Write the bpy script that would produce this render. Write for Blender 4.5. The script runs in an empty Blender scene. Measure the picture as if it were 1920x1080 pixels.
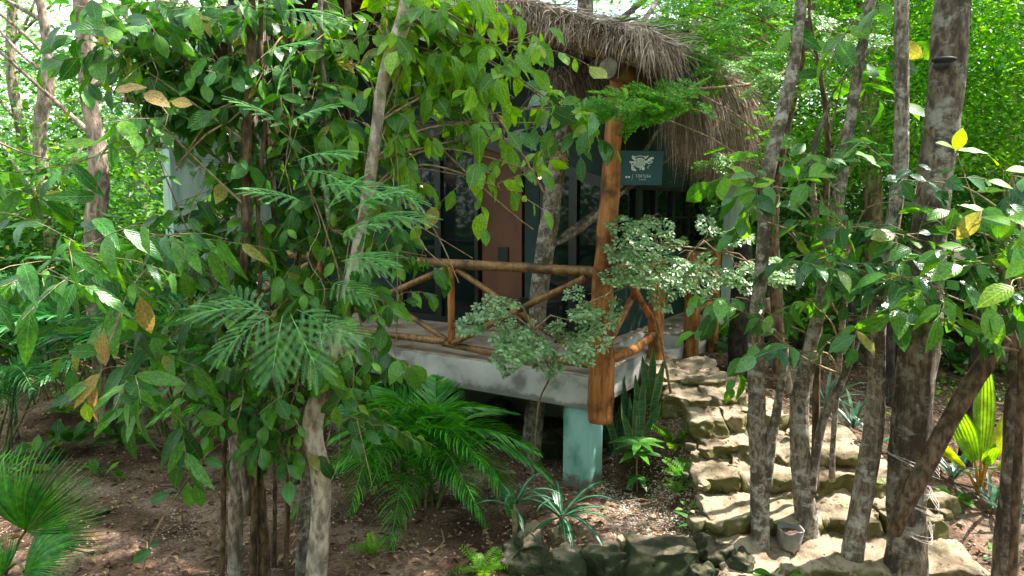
import bpy, math, random
import numpy as np
from mathutils import Vector, Matrix, noise as mnoise
rng = np.random.default_rng(11); random.seed(11)
D = bpy.data; SC = bpy.context.scene; COL = SC.collection
R = math.radians
# ------------------------------------------------------------------ camera, light, exposure
CZ, PITCH, FPX = 2.5, 6.5, 1300.0
cam = D.cameras.new('camera'); camo = D.objects.new('camera', cam); COL.objects.link(camo)
camo.location = (0, 0, CZ); camo.rotation_euler = (R(90-PITCH), 0, 0)
cam.sensor_width = 36; cam.lens = FPX/1920*36; cam.clip_end = 500; cam.clip_start = 0.05
SC.camera = camo
SUN_DIR = Vector((0.62, 0.18, 0.95)).normalized()          # towards the sun
elev = math.asin(SUN_DIR.z); azim = math.atan2(SUN_DIR.x, SUN_DIR.y)
w = D.worlds.new('World'); SC.world = w; w.use_nodes = True
wn, wl = w.node_tree.nodes, w.node_tree.links
wn.clear()
sky = wn.new('ShaderNodeTexSky'); sky.sky_type = 'NISHITA'; sky.sun_disc = False
sky.sun_elevation = elev; sky.sun_rotation = azim
tc = wn.new('ShaderNodeTexCoord'); cn = wn.new('ShaderNodeTexNoise'); cn.inputs['Scale'].default_value = 2.2; cn.inputs['Detail'].default_value = 6
cr = wn.new('ShaderNodeValToRGB'); cr.color_ramp.elements[0].position = .36; cr.color_ramp.elements[1].position = .58
mx = wn.new('ShaderNodeMix'); mx.data_type = 'RGBA'
mx.inputs['B'].default_value = (6.3, 6.7, 7.2, 1)
bg = wn.new('ShaderNodeBackground'); bg.inputs['Strength'].default_value = 0.12
wo = wn.new('ShaderNodeOutputWorld')
wl.new(tc.outputs['Generated'], cn.inputs['Vector']); wl.new(cn.outputs['Fac'], cr.inputs['Fac'])
wl.new(cr.outputs['Color'], mx.inputs['Factor']); wl.new(sky.outputs['Color'], mx.inputs['A'])
wl.new(mx.outputs['Result'], bg.inputs['Color']); wl.new(bg.outputs['Background'], wo.inputs['Surface'])
sl = D.lights.new('sun', 'SUN'); sl.energy = 3.8; sl.angle = R(0.6); sl.color = (1, .95, .86)
so = D.objects.new('sun', sl); COL.objects.link(so); so.rotation_euler = SUN_DIR.to_track_quat('Z', 'Y').to_euler()
SC.view_settings.view_transform = 'Standard'; SC.view_settings.look = 'None'
SC.view_settings.exposure = 2.15; SC.view_settings.gamma = 1.0; SC.view_settings.use_curve_mapping = False
SC.render.engine = 'CYCLES'
cy = SC.cycles; cy.max_bounces = 7; cy.diffuse_bounces = 4; cy.glossy_bounces = 3; cy.transmission_bounces = 5
cy.use_denoising = True; cy.denoiser = 'OPENIMAGEDENOISE'; cy.sample_clamp_indirect = 6

# ------------------------------------------------------------------ view helpers (measure the place from the picture)
TH = R(PITCH); FW = np.array([0, math.cos(TH), -math.sin(TH)]); UP = np.array([0, math.sin(TH), math.cos(TH)])
def pt(px, py, Y):
    d = FW + (px-960)/FPX*np.array([1., 0, 0]) + (540-py)/FPX*UP
    return np.array([0, 0, CZ]) + d*(Y/d[1])
def project(p):
    v = np.asarray(p)-np.array([0, 0, CZ]); f = v@FW
    return 960+FPX*v[0]/f, 540-FPX*(v@UP)/f, f
SY = [4.0, 4.7, 5.05, 5.4, 5.65, 5.95, 6.15, 6.41, 8.2, 11, 14]
SZ = [-.06, .0, .16, .32, .44, .6, .74, .8, .72, .4, .25]
SL = [2.2, 2.0, 1.6, 1.62, 1.68, 1.62, 1.45, 1.4, 2.0, 2.6, 3.0]
SR = [3.6, 3.3, 3.0, 2.95, 2.8, 2.4, 2.2, 2.1, 3.2, 4.5, 6]
def ground(x, y):
    zs = np.interp(y, SY, SZ); l = np.interp(y, SY, SL); r = np.interp(y, SY, SR)
    dl = np.clip((l-x)/.60, 0, 1); dr = np.clip((x-r)/2.6, 0, 1)
    m = (1-dl*dl*(3-2*dl))*(1-dr*dr*(3-2*dr))
    z = zs*m
    z = z + .04*np.sin(x*1.3+.5)*np.cos(y*1.1) + .025*np.sin(x*3.1+y*2.3)
    far = np.clip((y-9)/14, 0, 1); z = z+far*.35 + .25*np.clip((-x-2.5)/6, 0, 1)*np.clip((y-6)/5, 0, 1)
    return z
def G(px, py):
    d = FW + (px-960)/FPX*np.array([1., 0, 0]) + (540-py)/FPX*UP
    o = np.array([0, 0, CZ]); t = 2.0
    while t < 40:
        p = o+d*t
        if p[2] <= ground(p[0], p[1]): return np.array([p[0], p[1], ground(p[0], p[1])])
        t += .02
    return o+d*t

# ------------------------------------------------------------------ materials
def newmat(name):
    m = D.materials.new(name); m.use_nodes = True; n = m.node_tree.nodes; l = m.node_tree.links
    return m, n, l, n['Principled BSDF'], n['Material Output']
def ramp(n, stops):
    r = n.new('ShaderNodeValToRGB'); e = r.color_ramp.elements
    while len(e) < len(stops): e.new(.5)
    for k, (p, c) in enumerate(stops): e[k].position = p; e[k].color = (*c, 1)
    return r
def noise_tex(n, l, scale, detail=4, vec=None, rough=.55, dist=0):
    t = n.new('ShaderNodeTexNoise'); t.inputs['Scale'].default_value = scale; t.inputs['Detail'].default_value = detail
    t.inputs['Roughness'].default_value = rough; t.inputs['Distortion'].default_value = dist
    if vec is not None: l.new(vec, t.inputs['Vector'])
    return t
def mixc(n, l, fac, a, b):
    m = n.new('ShaderNodeMix'); m.data_type = 'RGBA'
    for s, v in (('Factor', fac), ('A', a), ('B', b)):
        if hasattr(v, 'is_output'): l.new(v, m.inputs[s])
        elif isinstance(v, tuple): m.inputs[s].default_value = (*v, 1)
        else: m.inputs[s].default_value = v
    return m.outputs['Result']
def mapping(n, l, scale):
    t = n.new('ShaderNodeTexCoord'); mp = n.new('ShaderNodeMapping'); mp.inputs['Scale'].default_value = scale
    l.new(t.outputs['Object'], mp.inputs['Vector']); return mp.outputs['Vector']
def bump(n, l, h, strength, dist, bs):
    b = n.new('ShaderNodeBump'); b.inputs['Strength'].default_value = strength; b.inputs['Distance'].default_value = dist
    l.new(h, b.inputs['Height']); l.new(b.outputs['Normal'], bs.inputs['Normal'])
def simple(name, stops, scale=6, rough=.8, bmp=.3, bd=.01, stretch=(1, 1, 1), spec=.4, detail=6):
    m, n, l, bs, out = newmat(name); v = mapping(n, l, stretch); stops = [(.5+(p-.5)*.55, c) for p, c in stops]
    t = noise_tex(n, l, scale, detail, v); r = ramp(n, stops); l.new(t.outputs['Fac'], r.inputs['Fac'])
    l.new(r.outputs['Color'], bs.inputs['Base Color']); bs.inputs['Roughness'].default_value = rough
    bs.inputs['Specular IOR Level'].default_value = spec
    t2 = noise_tex(n, l, scale*5, 5, v); bump(n, l, t2.outputs['Fac'], bmp, bd, bs)
    return m
def bark(name, base, dark, lichen, cover=.5, darkcover=.5, sc=1.0, fiss=.5):
    m, n, l, bs, out = newmat(name)
    oi = n.new('ShaderNodeObjectInfo'); om = n.new('ShaderNodeMath'); om.operation = 'MULTIPLY'; om.inputs[1].default_value = 40; l.new(oi.outputs['Random'], om.inputs[0]); oc = n.new('ShaderNodeCombineXYZ')
    for q_ in range(3): l.new(om.outputs[0], oc.inputs[q_])
    def shift(vv):
        a_ = n.new('ShaderNodeVectorMath'); a_.operation = 'ADD'; l.new(vv, a_.inputs[0]); l.new(oc.outputs[0], a_.inputs[1]); return a_.outputs[0]
    v = shift(mapping(n, l, (1, 1, .45))); v2 = shift(mapping(n, l, (5, 5, .5))); v3 = shift(mapping(n, l, (1, 1, 1.4)))
    fine = noise_tex(n, l, 30*sc, 5, v); r0 = ramp(n, [(.40, tuple(c*.45 for c in base)), (.60, tuple(min(1, c*1.35) for c in base))]); l.new(fine.outputs['Fac'], r0.inputs['Fac'])
    a = noise_tex(n, l, 5*sc, 9, v, .7, .1); ra = ramp(n, [(darkcover-.05, (0, 0, 0)), (darkcover+.06, (1, 1, 1))]); l.new(a.outputs['Fac'], ra.inputs['Fac'])
    c1 = mixc(n, l, ra.outputs['Color'], dark, r0.outputs['Color'])
    b = noise_tex(n, l, 6.5*sc, 9, v3, .72, .15); rb = ramp(n, [(cover-.03, (0, 0, 0)), (cover+.07, (1, 1, 1))]); l.new(b.outputs['Fac'], rb.inputs['Fac'])
    c2 = mixc(n, l, rb.outputs['Color'], c1, lichen)
    g = noise_tex(n, l, 3*sc, 4, v3); rg = ramp(n, [(.56, (0, 0, 0)), (.7, (.55, .55, .55))]); l.new(g.outputs['Fac'], rg.inputs['Fac'])
    c3 = mixc(n, l, rg.outputs['Color'], c2, (.10, .11, .035))
    l.new(c3, bs.inputs['Base Color']); bs.inputs['Roughness'].default_value = .88; bs.inputs['Specular IOR Level'].default_value = .2
    f = noise_tex(n, l, 9*sc, 6, v2, .65, .4)
    mm = n.new('ShaderNodeMath'); mm.operation = 'MULTIPLY_ADD'; l.new(f.outputs['Fac'], mm.inputs[0]); mm.inputs[1].default_value = fiss*3; l.new(fine.outputs['Fac'], mm.inputs[2])
    bump(n, l, mm.outputs[0], 1.0, .028, bs)
    return m
def leafmat(name, c1, c2, c3=None, rough=.38, tr=.32, trc=None, vein=True, spec=.5, back=None, odd=(.30, .26, .05), oddp=.985):
    m, n, l, bs, out = newmat(name)
    oi = n.new('ShaderNodeObjectInfo'); at = n.new('ShaderNodeAttribute'); at.attribute_name = 'tint'
    ad = n.new('ShaderNodeMath'); ad.operation = 'ADD'; l.new(oi.outputs['Random'], ad.inputs[0]); l.new(at.outputs['Fac'], ad.inputs[1])
    fr = n.new('ShaderNodeMath'); fr.operation = 'FRACT'; l.new(ad.outputs[0], fr.inputs[0])
    st = [(0, c1), (.5, c2), (.85, c3 or c2), (.972, c3 or c2), (.99, odd if oddp < 1 else (c3 or c2))]
    r = ramp(n, st); l.new(fr.outputs[0], r.inputs['Fac'])
    t = n.new('ShaderNodeTexCoord'); nz = noise_tex(n, l, 14, 4, t.outputs['Object'])
    hv = n.new('ShaderNodeHueSaturation'); l.new(r.outputs['Color'], hv.inputs['Color'])
    mr = n.new('ShaderNodeMapRange'); l.new(nz.outputs['Fac'], mr.inputs['Value']); mr.inputs['To Min'].default_value = .5; mr.inputs['To Max'].default_value = 1.45
    mr.inputs['From Min'].default_value = .3; mr.inputs['From Max'].default_value = .7
    l.new(mr.outputs[0], hv.inputs['Value']); colr = hv.outputs['Color']
    if vein:
        uv = n.new('ShaderNodeUVMap'); sp = n.new('ShaderNodeSeparateXYZ'); l.new(uv.outputs['UV'], sp.inputs[0])
        a = n.new('ShaderNodeMath'); a.operation = 'SUBTRACT'; l.new(sp.outputs['X'], a.inputs[0]); a.inputs[1].default_value = .5
        ab = n.new('ShaderNodeMath'); ab.operation = 'ABSOLUTE'; l.new(a.outputs[0], ab.inputs[0])
        mid = n.new('ShaderNodeMath'); mid.operation = 'LESS_THAN'; l.new(ab.outputs[0], mid.inputs[0]); mid.inputs[1].default_value = .035
        s = n.new('ShaderNodeMath'); s.operation = 'MULTIPLY_ADD'; l.new(ab.outputs[0], s.inputs[0]); s.inputs[1].default_value = -.55; l.new(sp.outputs['Y'], s.inputs[2])
        s2 = n.new('ShaderNodeMath'); s2.operation = 'MULTIPLY'; l.new(s.outputs[0], s2.inputs[0]); s2.inputs[1].default_value = 60
        sn = n.new('ShaderNodeMath'); sn.operation = 'SINE'; l.new(s2.outputs[0], sn.inputs[0])
        sg = n.new('ShaderNodeMath'); sg.operation = 'GREATER_THAN'; l.new(sn.outputs[0], sg.inputs[0]); sg.inputs[1].default_value = .86
        sg2 = n.new('ShaderNodeMath'); sg2.operation = 'MULTIPLY'; l.new(sg.outputs[0], sg2.inputs[0]); sg2.inputs[1].default_value = .35
        mxm = n.new('ShaderNodeMath'); mxm.operation = 'MAXIMUM'; l.new(mid.outputs[0], mxm.inputs[0]); l.new(sg2.outputs[0], mxm.inputs[1])
        f2 = n.new('ShaderNodeMath'); f2.operation = 'MULTIPLY'; l.new(mxm.outputs[0], f2.inputs[0]); f2.inputs[1].default_value = .32
        colr = mixc(n, l, f2.outputs[0], colr, tuple(min(1, c*2.2+.04) for c in c2))
        bump(n, l, sn.outputs[0], .25, .002, bs)
    if back:
        ge = n.new('ShaderNodeNewGeometry'); colr = mixc(n, l, ge.outputs['Backfacing'], colr, back)
    l.new(colr, bs.inputs['Base Color']); bs.inputs['Roughness'].default_value = rough; bs.inputs['Specular IOR Level'].default_value = spec
    tb = n.new('ShaderNodeBsdfTranslucent'); ms = n.new('ShaderNodeMixShader'); ms.inputs['Fac'].default_value = tr
    hs = n.new('ShaderNodeHueSaturation'); hs.inputs['Saturation'].default_value = 1.1; hs.inputs['Value'].default_value = 2.3; hs.inputs['Hue'].default_value = .485
    l.new(colr, hs.inputs['Color']); l.new(hs.outputs['Color'], tb.inputs['Color'])
    l.new(bs.outputs[0], ms.inputs[1]); l.new(tb.outputs[0], ms.inputs[2]); l.new(ms.outputs[0], out.inputs['Surface'])
    return m
M = {}
M['bark_pale'] = bark('bark_pale', (.43, .345, .28), (.22, .17, .125), (.60, .55, .48), .56, .42)
M['bark_smooth'] = bark('bark_smooth', (.50, .41, .34), (.33, .26, .20), (.64, .59, .53), .55, .44, .7, .25)
M['bark_grey'] = bark('bark_grey', (.33, .27, .215), (.125, .10, .075), (.56, .52, .46), .535, .47, 1.5)
M['bark_rough'] = bark('bark_rough', (.31, .24, .18), (.11, .088, .064), (.54, .50, .44), .54, .47, 1.0, 1.6)
M['bark_brown'] = bark('bark_brown', (.20, .13, .08), (.07, .05, .03), (.34, .30, .24), .66, .4, 1, .8)
M['bark_far'] = bark('bark_far', (.38, .28, .22), (.17, .13, .1), (.5, .46, .4), .6, .4, .6)
M['bark_dark'] = bark('bark_dark', (.07, .06, .045), (.03, .025, .02), (.2, .19, .16), .68, .5)
M['twig'] = simple('twig', [(.3, (.16, .11, .06)), (.7, (.34, .26, .16))], 20, .8)
M['twig_green'] = simple('twig_green', [(.3, (.10, .12, .04)), (.7, (.22, .20, .08))], 20, .7)
M['leaf_dark'] = leafmat('leaf_dark', (.018, .082, .012), (.034, .145, .018), (.085, .25, .020), .34, .3)
M['leaf_mid'] = leafmat('leaf_mid', (.022, .10, .012), (.050, .18, .016), (.12, .29, .020), .36, .36)
M['leaf_bright'] = leafmat('leaf_bright', (.05, .15, .012), (.11, .27, .016), (.20, .37, .022), .36, .45)
M['leaf_lime'] = leafmat('leaf_lime', (.16, .34, .02), (.26, .44, .03), None, .4, .5, oddp=1.0)
M['leaf_teal'] = leafmat('leaf_teal', (.018, .078, .024), (.034, .125, .032), (.07, .20, .045), .27, .25)
M['leaf_old'] = leafmat('leaf_old', (.22, .19, .05), (.33, .22, .09), (.36, .27, .07), .5, .35)
M['leaf_pinnate'] = leafmat('leaf_pinnate', (.15, .38, .15), (.22, .48, .20), (.28, .52, .20), .36, .42, vein=False, oddp=1.0)
M['leaf_silver'] = leafmat('leaf_silver', (.09, .21, .07), (.18, .33, .13), (.32, .45, .24), .36, .25, vein=False, oddp=1.0, spec=.8)
M['leaf_spray'] = leafmat('leaf_spray', (.035, .17, .012), (.07, .26, .015), (.14, .34, .02), .45, .45, vein=False, oddp=1.0)
M['leaf_far'] = leafmat('leaf_far', (.018, .085, .014), (.042, .15, .018), (.11, .26, .028), .5, .32, vein=False, odd=(.22, .36, .05))
M['leaf_far_pale'] = leafmat('leaf_far_pale', (.06, .17, .06), (.12, .26, .08), (.20, .34, .10), .5, .45, vein=False, odd=(.26, .38, .10))
M['palm'] = leafmat('palm', (.022, .16, .020), (.045, .26, .025), (.10, .36, .03), .33, .28, vein=False, oddp=1.0)
M['palm_far'] = leafmat('palm_far', (.018, .11, .035), (.035, .17, .05), (.08, .25, .06), .33, .28, vein=False, oddp=1.0)
M['fan'] = leafmat('fan', (.02, .15, .02), (.045, .23, .022), (.09, .32, .025), .34, .3, vein=False, oddp=1.0)
M['coconut'] = leafmat('coconut', (.16, .32, .03), (.26, .42, .04), (.38, .44, .04), .38, .4, vein=False, oddp=1.0)
M['snake'] = simple('snake', [(.4, (.03, .12, .05)), (.5, (.08, .22, .08)), (.62, (.03, .13, .05))], 5, .4, .1, .004, (1, 1, 6))
M['snake_edge'] = simple('snake_edge', [(.3, (.30, .32, .05)), (.7, (.42, .40, .09))], 8, .4)
M['strap'] = leafmat('strap', (.015, .08, .03), (.025, .11, .04), None, .35, .2, vein=False, oddp=1.0)
M['strap_far'] = leafmat('strap_far', (.03, .09, .055), (.06, .14, .09), (.12, .2, .13), .4, .2, vein=False, oddp=1.0)
M['strap_pale'] = simple('strap_pale', [(.3, (.10, .20, .13)), (.7, (.17, .28, .19))], 8, .4)
M['orange_stalk'] = simple('orange_stalk', [(.3, (.42, .16, .02)), (.7, (.52, .26, .04))], 8, .45)
M['post'] = None
def postmat(name, a, b, c):
    m, n, l, bs, out = newmat(name)
    v = mapping(n, l, (6, 6, .7)); v2 = mapping(n, l, (1, 1, 1))
    f = noise_tex(n, l, 4, 8, v, .65, .8); r = ramp(n, [(.28, c), (.45, a), (.7, b)]); l.new(f.outputs['Fac'], r.inputs['Fac'])
    k = noise_tex(n, l, 5, 5, v2, .6); rk = ramp(n, [(.38, (.30, .26, .24)), (.52, (1, 1, 1))]); l.new(k.outputs['Fac'], rk.inputs['Fac'])
    mu = n.new('ShaderNodeMix'); mu.data_type = 'RGBA'; mu.blend_type = 'MULTIPLY'; mu.inputs['Factor'].default_value = 1
    l.new(r.outputs['Color'], mu.inputs['A']); l.new(rk.outputs['Color'], mu.inputs['B']); l.new(mu.outputs['Result'], bs.inputs['Base Color'])
    bs.inputs['Roughness'].default_value = .42
    kb = n.new('ShaderNodeMath'); kb.operation = 'MULTIPLY_ADD'; l.new(f.outputs['Fac'], kb.inputs[0]); kb.inputs[1].default_value = 1.0; l.new(k.outputs['Fac'], kb.inputs[2]); bump(n, l, kb.outputs[0], .9, .02, bs)
    return m
M['post'] = postmat('varnished_log', (.34, .115, .025), (.55, .24, .06), (.11, .04, .014))
M['rail'] = postmat('varnished_rail', (.23, .115, .035), (.38, .21, .075), (.09, .05, .018))
M['logend'] = simple('logend', [(.3, (.22, .19, .17)), (.7, (.42, .38, .34))], 12, .9)
M['concrete'] = simple('concrete', [(.25, (.20, .19, .17)), (.42, (.42, .41, .38)), (.75, (.56, .55, .52))], 2.2, .85, .3, .006, (1, 1, 1.2), detail=9)
M['deckfloor'] = simple('deckfloor', [(.25, (.20, .15, .11)), (.5, (.42, .33, .25)), (.75, (.52, .43, .34))], 3, .7, .15, .003, detail=8)
M['teal_paint'] = simple('teal_paint', [(.22, (.10, .24, .20)), (.45, (.27, .53, .49)), (.8, (.37, .63, .58))], 3.0, .75, .5, .004, (1, 1, .5), detail=8)
def dirty(m, z0, z1, col):
    n = m.node_tree.nodes; l = m.node_tree.links; bs = n['Principled BSDF']; src = bs.inputs['Base Color'].links[0].from_socket
    t = n.new('ShaderNodeTexCoord'); sx = n.new('ShaderNodeSeparateXYZ'); l.new(t.outputs['Object'], sx.inputs[0]); q = noise_tex(n, l, 9, 6, t.outputs['Object'], .7)
    mr = n.new('ShaderNodeMapRange'); l.new(sx.outputs['Z'], mr.inputs['Value']); mr.inputs['From Min'].default_value = z0; mr.inputs['From Max'].default_value = z1; mr.inputs['To Min'].default_value = .55; mr.inputs['To Max'].default_value = -.12
    ad = n.new('ShaderNodeMath'); ad.operation = 'ADD'; l.new(mr.outputs[0], ad.inputs[0]); l.new(q.outputs['Fac'], ad.inputs[1]); r = ramp(n, [(.52, (0, 0, 0)), (.72, (.85, .85, .85))]); l.new(ad.outputs[0], r.inputs['Fac'])
    l.new(mixc(n, l, r.outputs['Color'], src, col), bs.inputs['Base Color'])
dirty(M['teal_paint'], .0, .22, (.13, .10, .07))
dirty(M['concrete'], .76, .86, (.16, .15, .12))
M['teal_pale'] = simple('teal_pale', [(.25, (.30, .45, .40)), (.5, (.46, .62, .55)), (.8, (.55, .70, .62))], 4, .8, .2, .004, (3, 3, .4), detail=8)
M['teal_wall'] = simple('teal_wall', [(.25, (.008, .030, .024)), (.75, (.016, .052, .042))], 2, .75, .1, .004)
M['black_frame'] = simple('black_frame', [(.3, (.012, .014, .016)), (.7, (.02, .022, .024))], 5, .35, .02, .001)
M['terracotta'] = simple('terracotta', [(.3, (.10, .040, .020)), (.7, (.15, .064, .034))], 3, .7, .1, .003, (1, 1, .4))
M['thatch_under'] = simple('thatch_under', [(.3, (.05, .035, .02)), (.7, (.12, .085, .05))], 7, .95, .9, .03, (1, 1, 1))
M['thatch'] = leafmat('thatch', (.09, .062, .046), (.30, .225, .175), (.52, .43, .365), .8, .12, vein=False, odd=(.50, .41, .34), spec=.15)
M['limestone'] = None
def stonemat(name, a, b, mossc, mossamt, pink=(.44, .31, .24)):
    m, n, l, bs, out = newmat(name); v = mapping(n, l, (1, 1, 1))
    oi = n.new('ShaderNodeObjectInfo')
    off = n.new('ShaderNodeVectorMath'); off.operation = 'ADD'; l.new(v, off.inputs[0])
    cx = n.new('ShaderNodeCombineXYZ'); mlt = n.new('ShaderNodeMath'); mlt.operation = 'MULTIPLY'; mlt.inputs[1].default_value = 30
    l.new(oi.outputs['Random'], mlt.inputs[0]); l.new(mlt.outputs[0], cx.inputs[0]); l.new(mlt.outputs[0], cx.inputs[1]); l.new(cx.outputs[0], off.inputs[1]); v = off.outputs[0]
    t = noise_tex(n, l, 4, 9, v, .62); r = ramp(n, [(.38, a), (.5, b), (.63, pink)]); l.new(t.outputs['Fac'], r.inputs['Fac'])
    g = n.new('ShaderNodeNewGeometry'); s = n.new('ShaderNodeSeparateXYZ'); l.new(g.outputs['Normal'], s.inputs[0])
    iv = n.new('ShaderNodeMapRange'); l.new(s.outputs['Z'], iv.inputs['Value']); iv.inputs['From Min'].default_value = .2; iv.inputs['From Max'].default_value = .95
    iv.inputs['To Min'].default_value = mossamt; iv.inputs['To Max'].default_value = mossamt-.27
    q = noise_tex(n, l, 3.2, 7, v, .65); ad = n.new('ShaderNodeMath'); ad.operation = 'ADD'; l.new(iv.outputs[0], ad.inputs[0]); l.new(q.outputs['Fac'], ad.inputs[1])
    rm = ramp(n, [(.78, (0, 0, 0)), (.95, (.9, .9, .9))]); l.new(ad.outputs[0], rm.inputs['Fac'])
    c = mixc(n, l, rm.outputs['Color'], r.outputs['Color'], mossc)
    pz = n.new('ShaderNodeTexVoronoi'); pz.inputs['Scale'].default_value = 17; l.new(v, pz.inputs['Vector'])
    rp = ramp(n, [(.04, (.15, .13, .11)), (.20, (1, 1, 1))]); l.new(pz.outputs['Distance'], rp.inputs['Fac'])
    mu = n.new('ShaderNodeMix'); mu.data_type = 'RGBA'; mu.blend_type = 'MULTIPLY'; mu.inputs['Factor'].default_value = .6
    l.new(c, mu.inputs['A']); l.new(rp.outputs['Color'], mu.inputs['B']); l.new(mu.outputs['Result'], bs.inputs['Base Color'])
    bs.inputs['Roughness'].default_value = .92; bs.inputs['Specular IOR Level'].default_value = .2
    t2 = noise_tex(n, l, 16, 9, v, .78); hb = n.new('ShaderNodeMath'); hb.operation = 'MULTIPLY_ADD'; l.new(rp.outputs['Color'], hb.inputs[0]); hb.inputs[1].default_value = .35; l.new(t2.outputs['Fac'], hb.inputs[2]); bump(n, l, hb.outputs[0], 1.0, .045, bs)
    return m
M['limestone'] = stonemat('limestone', (.25, .185, .12), (.50, .40, .28), (.15, .145, .04), .47, (.50, .37, .27))
M['boulder'] = stonemat('boulder', (.085, .072, .05), (.21, .17, .12), (.035, .05, .018), .56, (.3, .24, .17))
def soilmat():
    m, n, l, bs, out = newmat('soil'); v = mapping(n, l, (1, 1, 1))
    t = noise_tex(n, l, 1.1, 8, v, .65); r = ramp(n, [(.38, (.065, .036, .024)), (.5, (.165, .098, .066)), (.62, (.32, .22, .165))]); l.new(t.outputs['Fac'], r.inputs['Fac'])
    f = noise_tex(n, l, 38, 6, v, .7); rf = ramp(n, [(.36, (.30, .27, .25)), (.58, (1.15, 1.15, 1.15))]); l.new(f.outputs['Fac'], rf.inputs['Fac'])
    mu = n.new('ShaderNodeMix'); mu.data_type = 'RGBA'; mu.blend_type = 'MULTIPLY'; mu.inputs['Factor'].default_value = .9
    l.new(r.outputs['Color'], mu.inputs['A']); l.new(rf.outputs['Color'], mu.inputs['B'])
    p = n.new('ShaderNodeTexVoronoi'); p.inputs['Scale'].default_value = 42; l.new(v, p.inputs['Vector'])
    pm = noise_tex(n, l, 1.6, 4, v); md = n.new('ShaderNodeMapRange'); l.new(pm.outputs['Fac'], md.inputs['Value']); md.inputs['From Min'].default_value = .42; md.inputs['From Max'].default_value = .65; md.inputs['To Max'].default_value = .27; md.inputs['To Min'].default_value = .04
    lt = n.new('ShaderNodeMath'); lt.operation = 'LESS_THAN'; l.new(p.outputs['Distance'], lt.inputs[0]); l.new(md.outputs[0], lt.inputs[1])
    c = mixc(n, l, lt.outputs[0], mu.outputs['Result'], (.42, .36, .30)); l.new(c, bs.inputs['Base Color'])
    bs.inputs['Roughness'].default_value = .95; bs.inputs['Specular IOR Level'].default_value = .15
    bump(n, l, f.outputs['Fac'], .8, .03, bs); return m
M['soil'] = soilmat()
M['pebble'] = simple('pebble', [(.3, (.30, .24, .18)), (.7, (.60, .53, .45))], 30, .9)
M['litter'] = leafmat('litter', (.07, .035, .018), (.17, .09, .045), (.28, .18, .10), .8, .1, vein=False, odd=(.2, .18, .05))
M['navy'] = simple('navy', [(.3, (.018, .065, .085)), (.7, (.022, .08, .10))], 8, .45, .02, .001)
M['white'] = simple('white', [(.3, (.66, .74, .76)), (.7, (.78, .84, .85))], 30, .6, 0, .001)
M['twine'] = simple('twine', [(.3, (.5, .42, .38)), (.7, (.68, .6, .56))], 60, .9)
M['fabric_grey'] = simple('fabric_grey', [(.3, (.17, .16, .145)), (.7, (.27, .26, .24))], 9, .9, .4, .01)
M['metal'] = simple('metal', [(.3, (.03, .03, .03)), (.7, (.05, .05, .05))], 9, .5)
M['fungus'] = simple('fungus', [(.3, (.015, .015, .015)), (.7, (.05, .05, .05))], 14, .8)
M['yellow_rope'] = simple('yellow_rope', [(.3, (.38, .24, .06)), (.7, (.5, .33, .1))], 40, .8)
M['turquoise'] = simple('turquoise', [(.3, (.03, .36, .33)), (.7, (.05, .5, .45))], 5, .7, .3, .02)
M['teal_net'] = simple('teal_net', [(.3, (.02, .16, .15)), (.7, (.03, .25, .22))], 5, .8, .3, .02)
M['pale_board'] = simple('pale_board', [(.3, (.38, .32, .22)), (.7, (.48, .42, .3))], 8, .7)
def glassmat():
    m, n, l, bs, out = newmat('window_glass'); bs.inputs['Base Color'].default_value = (.006, .012, .012, 1); bs.inputs['Roughness'].default_value = .03
    bs.inputs['Specular IOR Level'].default_value = .35; bs.inputs['IOR'].default_value = 1.45
    return m
M['glass'] = glassmat()
def glow():
    m, n, l, bs, out = newmat('lamp_glow'); bs.inputs['Base Color'].default_value = (1, .8, .5, 1)
    bs.inputs['Emission Color'].default_value = (1, .66, .28, 1); bs.inputs['Emission Strength'].default_value = .9; return m
M['glow'] = glow()

# ------------------------------------------------------------------ mesh building
class Geo:
    def __init__(s): s.V = []; s.F = []; s.n = 0; s.T = []; s.U = []; s.hasu = False
    def add(s, V, Fs, tint=0., uv=None):
        V = np.asarray(V, float).reshape(-1, 3)
        for F in (Fs if isinstance(Fs, (list, tuple)) else [Fs]):
            if len(F): s.F.append(np.asarray(F, np.int64)+s.n)
        s.V.append(V); s.n += len(V)
        s.T.append(np.broadcast_to(np.asarray(tint, float), (len(V),)))
        s.U.append(np.zeros((len(V), 2)) if uv is None else uv)
    def mesh(s, name, mat, smooth=True, off=(0, 0, 0)):
        V = np.concatenate(s.V)-np.asarray(off); me = D.meshes.new(name)
        me.vertices.add(len(V)); me.vertices.foreach_set('co', V.astype(np.float32).ravel())
        lt = np.concatenate([np.full(len(f), f.shape[1]) for f in s.F]); li = np.concatenate([f.ravel() for f in s.F])
        me.loops.add(len(li)); me.loops.foreach_set('vertex_index', li.astype(np.int32))
        me.polygons.add(len(lt)); ls = np.concatenate([[0], np.cumsum(lt)[:-1]])
        me.polygons.foreach_set('loop_start', ls.astype(np.int32)); me.polygons.foreach_set('loop_total', lt.astype(np.int32))
        me.polygons.foreach_set('use_smooth', np.full(len(lt), bool(smooth)))
        a = me.attributes.new('tint', 'FLOAT', 'POINT'); a.data.foreach_set('value', np.concatenate(s.T).astype(np.float32))
        uvl = me.uv_layers.new(name='UVMap'); U = np.concatenate(s.U); uvl.data.foreach_set('uv', U[li].astype(np.float32).ravel())
        me.materials.append(M[mat] if isinstance(mat, str) else mat)
        me.update(calc_edges=True); return me
def setp(o, label=None, cat=None, group=None, kind=None):
    if label: o['label'] = label
    if cat: o['category'] = cat
    if group: o['group'] = group
    if kind: o['kind'] = kind
    return o
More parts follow.
